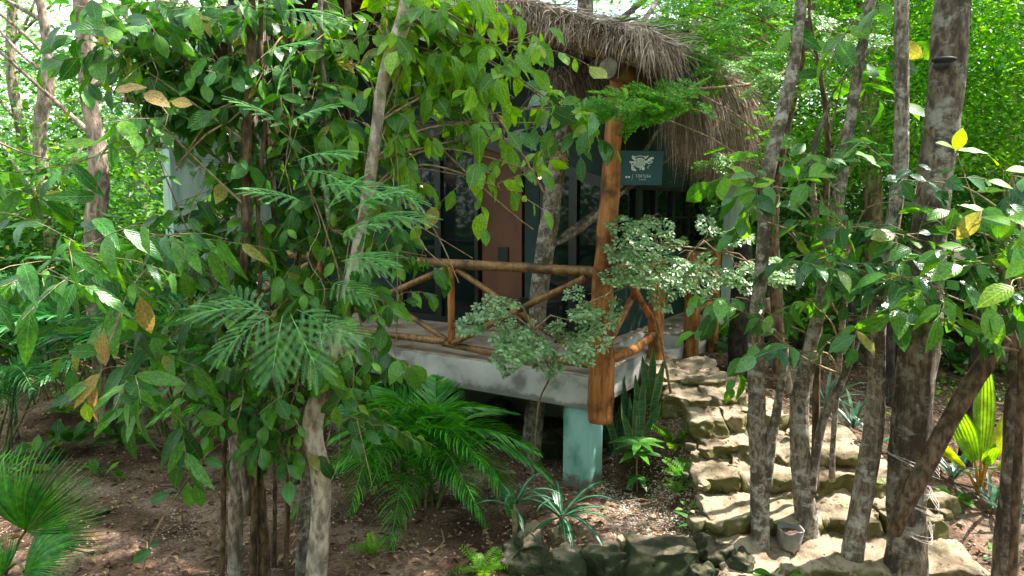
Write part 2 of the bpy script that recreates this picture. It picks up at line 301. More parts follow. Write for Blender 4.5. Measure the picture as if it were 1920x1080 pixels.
def thing(name, label, cat, loc, group=None):
    o = D.objects.new(name, None); COL.objects.link(o); o.location = tuple(map(float, loc)); o.empty_display_size = .1
    return setp(o, label, cat, group)
def put(geo, name, mat, parent=None, smooth=True, base=None, **k):
    """one object; vertices given in world coordinates. base = world origin of the parent"""
    b = np.zeros(3)
    q = parent
    while q is not None: b = b+np.array(q.location); q = q.parent
    loc = np.zeros(3)
    if parent is None and base is not None: loc = np.asarray(base, float)
    me = geo.mesh(name, mat, smooth, b+loc); o = D.objects.new(name, me); COL.objects.link(o); o.parent = parent; o.location = tuple(loc)
    return setp(o, **k)
def nz(p, s, seed=0): return mnoise.noise(Vector((p[0]*s+seed, p[1]*s-seed*.7, p[2]*s+seed*1.3)))
def norm(v): v = np.asarray(v, float); return v/(np.linalg.norm(v)+1e-9)
def smoothpath(P, Rd, step):
    P = np.asarray(P, float); Rd = np.asarray(Rd, float); out = []; orr = []
    for i in range(len(P)-1):
        p0 = P[max(i-1, 0)]; p1 = P[i]; p2 = P[i+1]; p3 = P[min(i+2, len(P)-1)]
        k = max(1, int(np.linalg.norm(p2-p1)/step))
        for j in range(k):
            t = j/k
            out.append(.5*((2*p1)+(-p0+p2)*t+(2*p0-5*p1+4*p2-p3)*t*t+(-p0+3*p1-3*p2+p3)*t**3)); orr.append(Rd[i]*(1-t)+Rd[i+1]*t)
    out.append(P[-1]); orr.append(Rd[-1])
    return np.array(out), np.array(orr)
def tube(g, P, Rd, sides=8, step=.1, rough=0., caps=False, tint=0., wob=0.):
    if np.isscalar(Rd): Rd = [Rd]*len(P)
    P, Rd = smoothpath(P, Rd, step); n = len(P)
    T = np.gradient(P, axis=0); T /= np.linalg.norm(T, axis=1)[:, None]+1e-9
    u = norm(np.cross(T[0], [0.3, .9, .1] if abs(T[0][1]) < .9 else [1, 0, 0])); V = np.zeros((n, sides, 3)); uv = np.zeros((n, sides, 2))
    sd = random.random()*50; ang = np.linspace(0, 2*math.pi, sides, endpoint=False)
    for i in range(n):
        u = norm(u-T[i]*(u@T[i])); v = np.cross(T[i], u)
        c = P[i]
        if wob: c = c+np.array([nz(P[i], 2.2, sd), nz(P[i], 2.2, sd+9), 0])*wob
        for k, a in enumerate(ang):
            d = u*math.cos(a)+v*math.sin(a); r = Rd[i]
            if rough: r *= 1+rough*(1.2*nz((math.cos(a)*1.2, math.sin(a)*1.2, i*step*3/(1)), 1.1, sd)+.6*nz(c+d*r, 9, sd))
            V[i, k] = c+d*r; uv[i, k] = (k/sides, i/n)
    I = np.arange(n-1)[:, None]*sides; K = np.arange(sides)[None]; K2 = (K+1) % sides
    F = np.stack([I+K, I+K2, I+sides+K2, I+sides+K], -1).reshape(-1, 4)
    VV = V.reshape(-1, 3); Fs = [F]; UV = uv.reshape(-1, 2)
    if caps:
        VV = np.vstack([VV, P[0], P[-1]]); UV = np.vstack([UV, [0, 0], [0, 0]]); k = np.arange(sides); k2 = (k+1) % sides
        Fs.append(np.vstack([np.stack([k2, k, np.full(sides, n*sides)], -1), np.stack([(n-1)*sides+k, (n-1)*sides+k2, np.full(sides, n*sides+1)], -1)]))
    g.add(VV, Fs, tint, UV)
BOXF = np.array([[0, 3, 2, 1], [4, 5, 6, 7], [0, 1, 5, 4], [1, 2, 6, 5], [2, 3, 7, 6], [3, 0, 4, 7]])
def boxw(g, corners):  g.add(corners, BOXF)
# hut frame: s runs along the front face away from the corner post, t runs back along the side, z up
C0 = np.array([.68, 5.8, 0.]); AX = norm([-.84, .54, 0]); BX = norm([.54, .84, 0])
def L(s, t, z): return C0+AX*s+BX*t+np.array([0, 0, z])
def boxl(g, s0, s1, t0, t1, z0, z1, zslope=0.):
    V = []
    for z, fl in ((z0, 0), (z1, 1)):
        for s, t in ((s0, t0), (s0, t1), (s1, t1), (s1, t0)): V.append(L(s, t, z+(zslope*(s-s0) if fl or zslope else 0)))
    g.add(V, BOXF)
def rbox(g, s0, s1, t0, t1, z0, z1, b=.008): boxl(g, s0, s1, t0, t1, z0, z1)

# leaf templates (length 1 along +y, normal +z)
def leaf_t(w=.42, fold=.18, droop=.25, n=5, peak=.45, tip=1.0, petiole=.1, wave=0., twist=0.):
    V = [(0, -petiole, 0.01), (.012, 0, 0)] ; UV = [(.5, 0), (.5, 0)]
    ts = np.linspace(0, 1, n+1); idx = []
    def wd(t): return w*.5*(math.sin(math.pi*min(1, t)**(math.log(.5)/math.log(peak))))**(.8)*(1 if t < .9 else tip)
    V2 = [(0, -petiole, .02), (.02, -petiole, .02)]; U2 = [(.5, 0), (.5, 0)]
    V = list(V2); UV = list(U2); rows = []
    for i, t in enumerate(ts):
        zc = -droop*t*t; x = wd(t) if 0 < i < n else 0
        a = twist*t
        if x == 0: rows.append((len(V),)); V.append((0, t, zc)); UV.append((.5, t))
        else:
            zz = zc+fold*x + wave*math.sin(t*14)*x
            rows.append((len(V), len(V)+1, len(V)+2)); V += [(-x, t-.02, zz+a*x), (0, t, zc), (x, t-.02, zc+fold*x-wave*math.sin(t*14+1)*x-a*x)]; UV += [(0, t), (.5, t), (1, t)]
    F = [(0, 1, rows[0][0])]
    for i in range(n):
        a, b = rows[i], rows[i+1]
        if len(a) == 1: F += [(a[0], b[1], b[0]), (a[0], b[2], b[1])]
        elif len(b) == 1: F += [(a[0], a[1], b[0]), (a[1], a[2], b[0])]
        else: F += [(a[0], a[1], b[1]), (a[0], b[1], b[0]), (a[1], a[2], b[2]), (a[1], b[2], b[1])]
    return np.array(V, float), np.array(F), np.array(UV, float)
TPL = {'oval4': leaf_t(.50, .55, .75, 6, peak=.5, twist=.5, wave=.2), 'oval5': leaf_t(.60, -.15, .5, peak=.55, wave=.15),
       'oval0': leaf_t(.54, .2, .22, peak=.52), 'oval1': leaf_t(.58, .3, .4, peak=.5, wave=.1), 'oval2': leaf_t(.50, .12, .12, peak=.55, twist=.25), 'oval3': leaf_t(.52, .4, .3, peak=.55, twist=-.3),
       'lance0': leaf_t(.30, .25, .35, 6, .42), 'lance1': leaf_t(.34, .15, .2, 6, .45, wave=.15), 'lance2': leaf_t(.32, .35, .5, 6, .4, twist=.3),
       'round0': leaf_t(.62, .15, .12, 5, .5), 'round1': leaf_t(.58, .3, .25, 5, .5, twist=.2), 'mini': leaf_t(.5, .2, .2, 2, .5, petiole=.05)}
OVAL = ['oval0', 'oval1', 'oval2', 'oval3', 'oval4', 'oval5']; LANCE = ['lance0', 'lance1', 'lance2']; ROUND = ['round0', 'round1', 'oval0']
RH_V = np.array([(0, 0, 0), (-.24, .5, .05), (0, 1, -.1), (.24, .5, .05)]); RH_F = np.array([[0, 3, 2], [0, 2, 1]]); RH_U = np.array([(.5, 0), (0, .5), (.5, 1), (1, .5)])
def frames(d, nrm):
    """arrays (N,3): leaf direction and rough normal -> (N,3,3) columns x,y,z"""
    y = d/(np.linalg.norm(d, axis=1)[:, None]+1e-9); z = nrm-y*(nrm*y).sum(1)[:, None]; z /= np.linalg.norm(z, axis=1)[:, None]+1e-9
    x = np.cross(y, z); return np.stack([x, y, z], -1)
def scatter(g, tpl, pos, fr, size, tint):
    V, F, U = tpl; N = len(pos)
    W = np.einsum('nij,vj->nvi', fr, V)*size[:, None, None]+pos[:, None]
    FF = (F[None]+(np.arange(N)*len(V))[:, None, None]).reshape(-1, F.shape[1])
    g.add(W.reshape(-1, 3), FF, np.repeat(tint, len(V)), np.tile(U, (N, 1)))
_tm = {}
def tmesh(key, mat):
    if (key, mat) not in _tm:
        g = Geo(); V, F, U = TPL[key]; g.add(V, F, 0, U); _tm[(key, mat)] = g.mesh('leaf_'+key, mat)
    return _tm[(key, mat)]
DENS = 1.65
class Plant:
    def __init__(s, name, label, cat, base, mat='leaf_dark', wood='twig', group=None, tpls=OVAL, seed=None):
        s.root = thing(name, label, cat, base, group); s.base = np.asarray(base, float); s.mat = mat; s.tw = Geo(); s.wood = wood; s.lv = []; s.tpls = tpls; s.spines = []
    def trunk(s, pts, Y, rad, mat, name='trunk', sides=14, rough=.12, step=.09, wob=.0):
        P = []
        for k, p in enumerate(pts):
            yy = Y if np.isscalar(Y) else np.interp(k, np.linspace(0, len(pts)-1, len(Y)), Y)
            P.append(pt(p[0], p[1], yy)); 
        Rd = [r*(P[k][1])/FPX for k, r in enumerate(rad)]
        if P[-1][2] > ground(P[-1][0], P[-1][1])-.0 and pts[-1][1] >= 1000: P.append(np.array([P[-1][0], P[-1][1], ground(P[-1][0], P[-1][1])-.1])); Rd.append(Rd[-1]*1.25)
        g = Geo(); tube(g, P, Rd, sides, step, rough, wob=wob, caps=True); s.spines.append(np.array(smoothpath(P, Rd, .15)[0]))
        put(g, name, mat, s.root); return P
    def limb(s, P, r, sides=5, step=.06): tube(s.tw, P, r, sides, step, 0)
    def leaf(s, p, d, nrm, size, mat=None, tpl=None): s.lv.append((np.asarray(p, float), np.asarray(d, float), np.asarray(nrm, float), size, tpl or random.choice(s.tpls), mat or s.mat, random.random()))
    def twig(s, a, d, ln, nl, size, droop=.5, up=.7, cam=.35, r=.003, mat=None, sag=.3):
        d = norm(d); P = [np.asarray(a)]; dd = d.copy(); k = 4
        for i in range(k): dd = norm(dd+np.array([0, 0, -sag/k])+rng.normal(0, .08, 3)); P.append(P[-1]+dd*ln/k)
        s.limb(P, [r*1.3]+[r]*(k-1)+[r*.5], 4, .08)
        Q, _ = smoothpath(P, [1]*len(P), ln/12)
        for j in range(nl):
            f = .12+.88*(j+.5)/nl; q = Q[int(f*(len(Q)-1))]; tdir = norm(Q[min(len(Q)-1, int(f*(len(Q)-1))+1)]-Q[max(0, int(f*(len(Q)-1))-1)])
            side = norm(np.cross(tdir, [0, 0, 1.]))*(1 if j % 2 else -1)
            if j == nl-1: side = side*.2
            ld = tdir*.55+side*random.uniform(.5, 1)+np.array([0, 0, -droop*random.uniform(.4, 1.4)])+rng.normal(0, .22, 3)
            s.leaf(q, ld, np.array([0, -cam, up])+rng.normal(0, .38, 3), size*random.uniform(.5, 1.28), mat)
        return P[-1]
    def cluster(s, px, py, Y, rx, ry, n, size=.14, droop=.5, anchor='auto', mat=None, up=.7, cam=.35, per=6, sag=.4, out=.7):
        c = pt(px, py, Y); k = Y/FPX; RX, RZ = rx*k, ry*k; RY = .6*min(RX, RZ)+.1
        if anchor == 'auto' and s.spines:
            A = np.concatenate(s.spines); dist = np.linalg.norm((A-c)*[1, 1, .7]+np.array([0, 0, .25]), axis=1); a = A[dist.argmin()]
        elif anchor is None or isinstance(anchor, str): a = None
        else: a = np.asarray(anchor, float)
        if a is not None and np.linalg.norm(a-c) > .12:
            m = (a+c)/2+rng.normal(0, .05, 3)+np.array([0, 0, .06]); s.limb([a, m, c], [.009, .006, .004], 5)
        n = n*DENS; size = size*1.08; nt = max(1, round(n/per))
        for i in range(nt):
            v = rng.normal(0, 1, 3); v = norm(v)*random.random()**.5; st = c+v*[RX*.75, RY*.75, RZ*.75]
            if np.linalg.norm(st-c) > .05: s.limb([c, (c+st)/2+rng.normal(0, .03, 3), st], [.0035, .003, .0025], 4, .12)
            dr = v*[1, 1, .7]*out+rng.normal(0, .5, 3)*[1, .6, .5]+np.array([0, -.15, .1])
            s.twig(st, dr, size*per*.42*random.uniform(.8, 1.2), max(2, int(per*random.uniform(.7, 1.4))), size, droop, up, cam, .0022, mat, sag)
    def finish(s, maxn=290, wname='branches', lname='leaf', fname='foliage'):
        if s.tw.n: put(s.tw, wname, s.wood, s.root)
        sc = []
        for q in s.lv:
            x, y, f = project(q[0]); vis = -40 < x < 1960 and -40 < y < 1120 and f > .3
            sc.append((q[3]/max(f, .1)*FPX if vis else 0))
        o = np.argsort(-np.array(sc)) if sc else []
        big = [i for i in o[:maxn] if sc[i] > 9]; rest = [i for i in o if i not in set(big)]
        for i in big:
            p, d, nr, size, tp, mt, ti = s.lv[i]; fr = frames(d[None], nr[None])[0]*size; Mx = Matrix.Identity(4)
            for a in range(3):
                for b in range(3): Mx[a][b] = fr[a, b]
                Mx[a][3] = p[a]-s.base[a]
            ob = D.objects.new(lname, tmesh(tp, mt)); COL.objects.link(ob); ob.parent = s.root; ob.matrix_basis = Mx
        if rest:
            g = Geo()
            for tp in set(s.lv[i][4] for i in rest):
                q = [s.lv[i] for i in rest if s.lv[i][4] == tp]
                scatter(g, TPL[tp], np.array([a[0] for a in q]), frames(np.array([a[1] for a in q]), np.array([a[2] for a in q])), np.array([a[3] for a in q]), np.array([a[6] for a in q]))
            put(g, fname, s.mat, s.root, kind='stuff')
        return s.root

# ================================================================== SETTING
def grid_axis(a, b, n, c, k):   # finer near c
    u = np.linspace(-1, 1, n); return np.interp(u, [-1, 0, 1], [a, c, b]) if k == 1 else c+np.sign(u)*np.abs(u)**k*np.where(u < 0, c-a, b-c)
xs = grid_axis(-90, 90, 260, 0, 2.6); ys = grid_axis(-20, 160, 300, 6, 2.6)
X, Yg = np.meshgrid(xs, ys); Z = ground(X, Yg)
dsmall = np.vectorize(lambda a, b: mnoise.noise(Vector((a*5, b*5, 0)))*.018+mnoise.noise(Vector((a*14, b*14, 3)))*.009)(X, Yg)
near = (np.abs(X) < 8) & (Yg < 16); Z = Z+np.where(near, dsmall, 0)
Vg = np.stack([X, Yg, Z], -1).reshape(-1, 3); nx, ny = len(xs), len(ys)
I = (np.arange(ny-1)[:, None]*nx+np.arange(nx-1)[None]).ravel(); Fg = np.stack([I, I+1, I+nx+1, I+nx], -1)
g = Geo(); g.add(Vg, Fg); put(g, 'ground', 'soil', kind='structure')

# pebbles and leaf litter lying on the soil
def ico(sub=0):
    t = (1+5**.5)/2; V = np.array([(-1, t, 0), (1, t, 0), (-1, -t, 0), (1, -t, 0), (0, -1, t), (0, 1, t), (0, -1, -t), (0, 1, -t), (t, 0, -1), (t, 0, 1), (-t, 0, -1), (-t, 0, 1)], float)
    F = np.array([(0, 11, 5), (0, 5, 1), (0, 1, 7), (0, 7, 10), (0, 10, 11), (1, 5, 9), (5, 11, 4), (11, 10, 2), (10, 7, 6), (7, 1, 8), (3, 9, 4), (3, 4, 2), (3, 2, 6), (3, 6, 8), (3, 8, 9), (4, 9, 5), (2, 4, 11), (6, 2, 10), (8, 6, 7), (9, 8, 1)])
    V /= np.linalg.norm(V[0])
    for _ in range(sub):
        e = {}; VL = list(V); NF = []
        def mid(a, b):
            k = (min(a, b), max(a, b))
            if k not in e: e[k] = len(VL); VL.append(norm(VL[a]+VL[b]))
            return e[k]
        for a, b, c in F:
            x, y, z = mid(a, b), mid(b, c), mid(c, a); NF += [(a, x, z), (b, y, x), (c, z, y), (x, y, z)]
        V, F = np.array(VL), np.array(NF)
    return V, F
OV = np.array([(1, 0, 0), (-1, 0, 0), (0, 1, 0), (0, -1, 0), (0, 0, 1), (0, 0, -1)], float); OF = np.array([(0, 2, 4), (2, 1, 4), (1, 3, 4), (3, 0, 4), (2, 0, 5), (1, 2, 5), (3, 1, 5), (0, 3, 5)])
def pebbles(name, N, fx, fy, smin, smax, dens, seed):
    r = np.random.default_rng(seed); x = r.uniform(*fx, N); y = r.uniform(*fy, N); k = r.random(N) < dens(x, y); x, y = x[k], y[k]; N = len(x)
    s = smin+(smax-smin)*r.random(N)**3; a = r.normal(0, 1, (N, 3)); b = r.normal(0, 1, (N, 3)); z = ground(x, y)+s*.25
    g = Geo(); V = OV*[1, .75, .5]; fr = frames(a*[1, 1, .3], b+[0, 0, 2])
    scatter(g, (V+np.array([0, 0, 0]), OF, np.zeros((6, 2))), np.stack([x, y, z], -1), fr, s, r.random(N)); return put(g, name, 'pebble', kind='stuff')
gmask = lambda x, y: np.clip(.25+.9*np.exp(-((x-1.35)**2+(y-6.0)**2)/.9)+.5*np.exp(-((x+1.9)**2+(y-6.6)**2)/1.2)+.6*np.exp(-((x-2.6)**2+(y-5.2)**2)/2)*.5, 0, 1)*np.clip(1.2-np.abs(x)/9, .2, 1)
setp(pebbles('pebbles', 26000, (-5, 5), (4, 10), .005, .020, gmask, 3), label='pale limestone pebbles scattered over the reddish soil')
pebbles('gravel', 11000, (.75, 1.9), (4.9, 7.0), .006, .017, lambda x, y: np.clip(1.1-np.abs(x-1.3)/.7, 0, 1), 5)
def litter(N, fx, fy, seed):
    r = np.random.default_rng(seed); x = r.uniform(*fx, N); y = fy[0]+(fy[1]-fy[0])*r.random(N)**1.6; s = r.uniform(.03, .09, N)
    d = r.normal(0, 1, (N, 3))*[1, 1, .15]; nn = r.normal(0, .35, (N, 3))+[0, 0, 1]
    g = Geo(); scatter(g, (RH_V*[1, 1, 2.5], RH_F, RH_U), np.stack([x, y, ground(x, y)+.018], -1), frames(d, nn), s, r.random(N)*.95)
    return put(g, 'leaf_litter', 'litter', kind='stuff', label='brown fallen leaves strewn over the soil')
litter(26000, (-12, 14), (3.9, 22), 7)
g = Geo(); r_ = np.random.default_rng(5)
for q in range(260):
    x = r_.uniform(-6, 6); y = 4.2+r_.random()**1.5*9; a = r_.uniform(0, 3.14); l_ = r_.uniform(.08, .4); z = float(ground(x, y))+.012
    tube(g, [(x, y, z), (x+math.cos(a)*l_*.5, y+math.sin(a)*l_*.5, z+.012), (x+math.cos(a+.3)*l_, y+math.sin(a+.3)*l_, z+.004)], r_.uniform(.0025, .006), 4, .2)
put(g, 'fallen_twigs', 'twig', None, kind='stuff', label='dry twigs strewn over the soil')

# ------------------------------------------------------------------ stones
def cubesphere(n):
    V = []; F = []; idx = {}
    def vid(p):
        k = tuple(np.round(p, 5))
        if k not in idx: idx[k] = len(V); V.append(p)
        return idx[k]
    u = np.linspace(-1, 1, n+1)
    for ax in range(3):
        for sg in (-1, 1):
            for i in range(n):
                for j in range(n):
                    q = []
                    for (a, b) in ((i, j), (i+1, j), (i+1, j+1), (i, j+1)):
                        p = np.zeros(3); p[ax] = sg; p[(ax+1) % 3] = u[a]; p[(ax+2) % 3] = u[b]; q.append(vid(p))
                    F.append(q if sg > 0 else q[::-1])
    return np.array(V), np.array(F)
CSV, CSF = cubesphere(20); CSV7, CSF7 = cubesphere(8)
def rock(c, dims, rot=0., sharp=.55, amp=.12, seed=0, tilt=(0, 0), fine=True, flat=False):
    V0, F0 = (CSV, CSF) if fine else (CSV7, CSF7)
    sp = V0/np.linalg.norm(V0, axis=1)[:, None]; V = V0*sharp+sp*(1-sharp)*1.25; out = []
    md = min(dims); rs = np.random.default_rng(int(seed*13+7)); planes = []
    for _ in range(9 if not flat else 7):
        pn = norm(rs.normal(0, 1, 3)*([1, 1, .8] if not flat else [1, 1, .45])); planes.append((pn, .5*float(np.abs(pn).sum())*rs.uniform(.60, .82) if not flat else .5*float(np.abs(pn).sum())*rs.uniform(.78, .94)))
    for v, n_ in zip(V, sp):
        p = v*np.array(dims)*.5
        if flat: p = p+np.array([.07*nz(p, 3.2, seed+2)+.045*nz(p, 9, seed)+.02*nz(p, 22, seed), .08*nz(p, 3.2, seed+7)+.05*nz(p, 9, seed+4)+.02*nz(p, 22, seed+3), .04*nz(p, 4, seed+1)+.016*nz(p, 13, seed+1)-.012*max(0, nz(p, 16, seed)-.15)*4])
        for (pn, pd) in planes:
            e_ = float((p/np.array(dims))@pn)-pd
            if e_ > 0: p = p-pn*np.array(dims)*e_*.92
        q = p/md
        dd = amp*md*(1.3*nz(q, 1.1, seed)+.7*nz(q, 2.6, seed+5)+.3*nz(q, 6.5, seed+9)); p = p+n_*dd
        out.append(p)
    V = np.array(out); a, b = tilt; Rm = np.array(Matrix.Rotation(rot, 3, 'Z') @ Matrix.Rotation(a, 3, 'X') @ Matrix.Rotation(b, 3, 'Y'))
    return V@Rm.T+np.asarray(c), F0
def put_rock(parent, name, mat, *a, label=None, cat=None, group=None, **k):
    V, F = rock(*a, **k); g = Geo(); g.add(V, F); c = np.asarray(a[0], float)
    o = put(g, name, mat, parent, base=c); return setp(o, label, cat, group)
stair = thing('stone_stairway', 'rough limestone steps with mossy risers climbing to the hut deck', 'steps', (2.2, 5.6, 0))
rows = [  # px left, px right, py of front edge, z top, depth of the tread, number of stones
    (1238, 1368, 700, .98, .62, 2), (1256, 1420, 737, .875, .5, 2), (1306, 1500, 778, .75, .5, 3), (1338, 1640, 836, .585, .52, 3),
    (1335, 1725, 890, .45, .52, 4), (1350, 1810, 968, .275, .58, 4), (1385, 1915, 1064, .09, .62, 4), (1390, 1960, 1180, -.03, .6, 4)]
for ri, (xl, xr, pyf, zt, dp, ns) in enumerate(rows):
    d = pt(960, pyf, 1.)-[0, 0, CZ]; Yf = (CZ-zt)/(-d[2]); x0 = (xl-960)/FPX*Yf*1.0; x1 = (xr-960)/FPX*Yf
    cuts = np.sort(np.concatenate([[0, 1], (np.arange(1, ns)+rng.uniform(-.22, .22, ns-1))/ns]))
    for j in range(ns):
        a, b = x0+(x1-x0)*cuts[j]+.002, x0+(x1-x0)*cuts[j+1]-.002; h = .21+.05*random.random(); dy = random.uniform(-.07, .07)
        put_rock(stair, 'stone', 'limestone', ((a+b)/2, Yf+dy+dp/2+.02, zt-h/2+random.uniform(-.018, .012)), ((b-a)*1.06, dp*1.12, h), random.uniform(-.10, .10)-.03, sharp=1.0, amp=.08, flat=True, seed=ri*7+j, tilt=(.12+random.uniform(-.04, .05), random.uniform(-.05, .05)))
g = Geo(); r_ = np.random.default_rng(77); ps = []
for (xl, xr, pyf, zt, dp, ns) in rows:
    d = pt(960, pyf, 1.)-[0, 0, CZ]; Yf = (CZ-zt)/(-d[2]); n_ = 16
    for q in range(n_): ps.append(((r_.uniform(xl, xr)-960)/FPX*Yf, Yf+.04+r_.random()**.7*dp*.55, zt+.012))
ps = np.array(ps); n_ = len(ps); scatter(g, (RH_V*[1, 1, 3], RH_F, RH_U), ps, frames(r_.normal(0, 1, (n_, 3))*[1, 1, .1], r_.normal(0, .2, (n_, 3))+[0, 0, 1]), r_.uniform(.02, .055, n_), r_.random(n_)*.9)
put(g, 'fallen_leaves', 'litter', None, kind='stuff', label='small dry leaves caught on the stone steps')
for q in range(70):
    ri = rng.integers(0, 7); xl, xr, pyf, zt, dp, ns = rows[ri]; side = q % 3
    d = pt(960, pyf, 1.)-[0, 0, CZ]; Yf = (CZ-zt)/(-d[2]); x = ((xl if side == 0 else xr)-960)/FPX*Yf+rng.uniform(-.10, .06)*(1 if side == 0 else -1.5) if side < 2 else rng.uniform((xl-960)/FPX*Yf, (xr-960)/FPX*Yf)
    sz_ = rng.uniform(.03, .10) if side < 2 else rng.uniform(.02, .045); y = Yf+rng.uniform(-.12, .3) if side < 2 else Yf-rng.uniform(.0, .07); z = zt-.1 if side < 2 else zt-.16
    put_rock(stair, 'stone', 'limestone' if q % 4 else 'boulder', (x, y, z+(.02 if side < 2 else 0)), (sz_*1.4, sz_, sz_*.9), rng.uniform(0, 3), sharp=.6, amp=.1, seed=200+q, fine=False)
# edge stones
def stone(px, py, size, label, rot=0, mat='boulder', sink=.47, seed=1, sharp=.35, amp=.22, zoff=0, name='boulder', grp=None, Y=None):
    c = G(px, py) if Y is None else pt(px, py, Y); return put_rock(None, name, mat, (c[0], c[1], c[2]+size[2]*(.5-sink)+zoff), size, rot, sharp=sharp, amp=amp, seed=seed, label=label, cat='boulder' if size[0] > .2 else 'stone', group=grp, tilt=(random.uniform(-.15, .15), random.uniform(-.15, .15)))
stone(1240, 1070, (.48, .42, .36), 'large moss-green boulder with a flat pale top in the rock edging', .2, seed=3, sharp=.6, amp=.14)
stone(1130, 1078, (.26, .3, .34), 'upright mossy boulder beside two small round stones', .5, seed=6, sharp=.5)
stone(1062, 1085, (.30, .28, .26), 'tan-streaked boulder beneath the rosette plant', 1.0, seed=9)
stone(985, 1060, (.34, .3, .42), 'dark boulder shaded by palm tips and strap leaves', .3, seed=12, sharp=.5)
stone(1168, 1050, (.10, .09, .12), 'small pale round stone between the mossy boulders', .4, 'limestone', seed=15, amp=.1, zoff=.1, name='stone')
stone(1166, 1085, (.12, .1, .12), 'olive round stone below the pale one', .9, 'boulder', seed=16, amp=.1, zoff=.07, name='stone')
stone(1052, 1008, (.20, .15, .12), 'flat pinkish stone under the rosette leaves', .3, 'limestone', seed=18, sharp=.7, amp=.1, name='stone')
stone(1000, 1000, (.16, .12, .12), 'pinkish stone behind the dark boulder', .9, 'limestone', seed=28, sharp=.7, amp=.1, name='stone')
stone(1345, 1050, (.26, .24, .24), 'dark pitted boulder near the grow bag', .1, seed=21, amp=.3)
stone(1392, 1070, (.22, .2, .2), 'craggy boulder against the bottom step', .7, seed=24, amp=.3)
stone(1318, 1085, (.2, .2, .18), 'low dark stone wedged before the pitted boulder', .4, seed=27, amp=.3)
stone(1388, 905, (.22, .15, .10), 'flat reddish stone beside the steps', .2, 'limestone', seed=30, sharp=.7, amp=.08, name='stone')
stone(1755, 960, (.24, .25, .24), 'blocky tan boulder beside the tied trunk', .4, 'limestone', seed=33, sharp=.65, amp=.12)
stone(1865, 745, (.3, .2, .12), 'flat grey stone under the log far along the ground', .4, 'boulder', seed=35, name='stone')
stone(1285, 775, (.14, .12, .09), 'small stone on the gravel slope', .4, 'limestone', seed=36, sharp=.5, name='stone')
stone(1225, 975, (.07, .06, .05), 'tiny pink stone on the gravel by the sapling', .4, 'limestone', seed=38, name='stone')
stone(190, 965, (.10, .08, .06), 'grey flat stone lying on soil by the fan palm', .4, 'boulder', seed=39, name='stone')
stone(955, 895, (.16, .14, .1), 'tan brick-like stone under the deck', .4, 'limestone', seed=41, sharp=.8, amp=.05, name='stone')
stone(1020, 855, (.35, .3, .3), 'rounded dark boulder in shadow below the deck', .4, 'boulder', seed=43)
stone(930, 780, (.45, .4, .3), 'wide dark boulder deep below the deck', .8, 'boulder', seed=44)
stone(560, 905, (.12, .1, .08), 'dark stone behind the pale stems', .8, 'boulder', seed=46, name='stone')
stone(315, 925, (.12, .1, .05), 'flat brown stone in the soil clearing', .8, 'boulder', seed=47, name='stone')

# ================================================================== HUT
hut = thing('thatched_hut', 'teal hut on a raised concrete deck with log railing and thatched roof', 'hut', C0)
hb = np.array(C0)
g = Geo(); boxl(g, .45, 6.2, 0, 4.9, .78, 1.06); boxl(g, 0, .45, 0, 1.42, .78, 1.06); boxl(g, 0, .45, 2.32, 4.9, .55, 1.06)
put(g, 'deck_slab', 'concrete', hut, False)
g = Geo(); boxl(g, .47, 6.18, .03, 4.9, 1.064, 1.072); boxl(g, .02, .47, .03, 1.4, 1.064, 1.072); boxl(g, .02, .47, 2.34, 4.9, 1.064, 1.072); 
put(g, 'deck_floor', 'deckfloor', hut, False)
g = Geo(); boxl(g, .0, .45, 1.42, 2.32, .55, .93); put(g, 'entrance_step', 'concrete', hut, False)
for (s0, s1, t0, t1) in ((.03, .285, .03, .30), (3.0, 3.3, .1, .4), (5.6, 5.9, .1, .4), (.1, .4, 4.3, 4.6)):
    g = Geo(); boxl(g, s0, s1, t0, t1, -.4, .78); put(g, 'support_pillar', 'teal_paint', hut, False)
g = Geo(); boxl(g, .5, 6.1, 1.9, 2.1, -.3, .78); put(g, 'foundation_wall', 'concrete', hut, False)
# walls: gable wall at t=1.6
HD = lambda s: 2.505+.322*s
ZU = lambda s: 3.83+.34*min(s, 6.2-s)
def wallpiece(g, s0, s1, t0, t1, z0, f0, f1=None, zb=None):
    f1 = f1 or f0; a, b = (z0(s0), z0(s1)) if callable(z0) else (z0, z0)
    V = [L(s0, t0, a), L(s0, t1, a), L(s1, t1, b), L(s1, t0, b), L(s0, t0, f0(s0)), L(s0, t1, f0(s0)), L(s1, t1, f0(s1)), L(s1, t0, f0(s1))]
    g.add(V, BOXF)
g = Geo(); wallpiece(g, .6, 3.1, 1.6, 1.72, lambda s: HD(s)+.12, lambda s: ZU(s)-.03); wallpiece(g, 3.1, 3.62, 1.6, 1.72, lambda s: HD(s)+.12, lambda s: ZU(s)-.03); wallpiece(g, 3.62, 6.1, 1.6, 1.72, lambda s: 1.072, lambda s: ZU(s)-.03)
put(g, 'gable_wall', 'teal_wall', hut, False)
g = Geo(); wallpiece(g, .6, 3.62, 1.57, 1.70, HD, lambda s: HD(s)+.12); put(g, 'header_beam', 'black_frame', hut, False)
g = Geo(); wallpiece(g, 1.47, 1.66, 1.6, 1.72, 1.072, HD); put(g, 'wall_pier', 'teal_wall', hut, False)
g = Geo(); wallpiece(g, 1.74, 2.31, 1.66, 1.74, 1.072, HD); dr = put(g, 'wall_panel', 'terracotta', hut, False, label='terracotta coloured wall panel')
g = Geo(); boxl(g, 1.92, 2.06, 1.635, 1.658, 1.83, 2.05); put(g, 'wall_plaque', 'black_frame', dr, False)
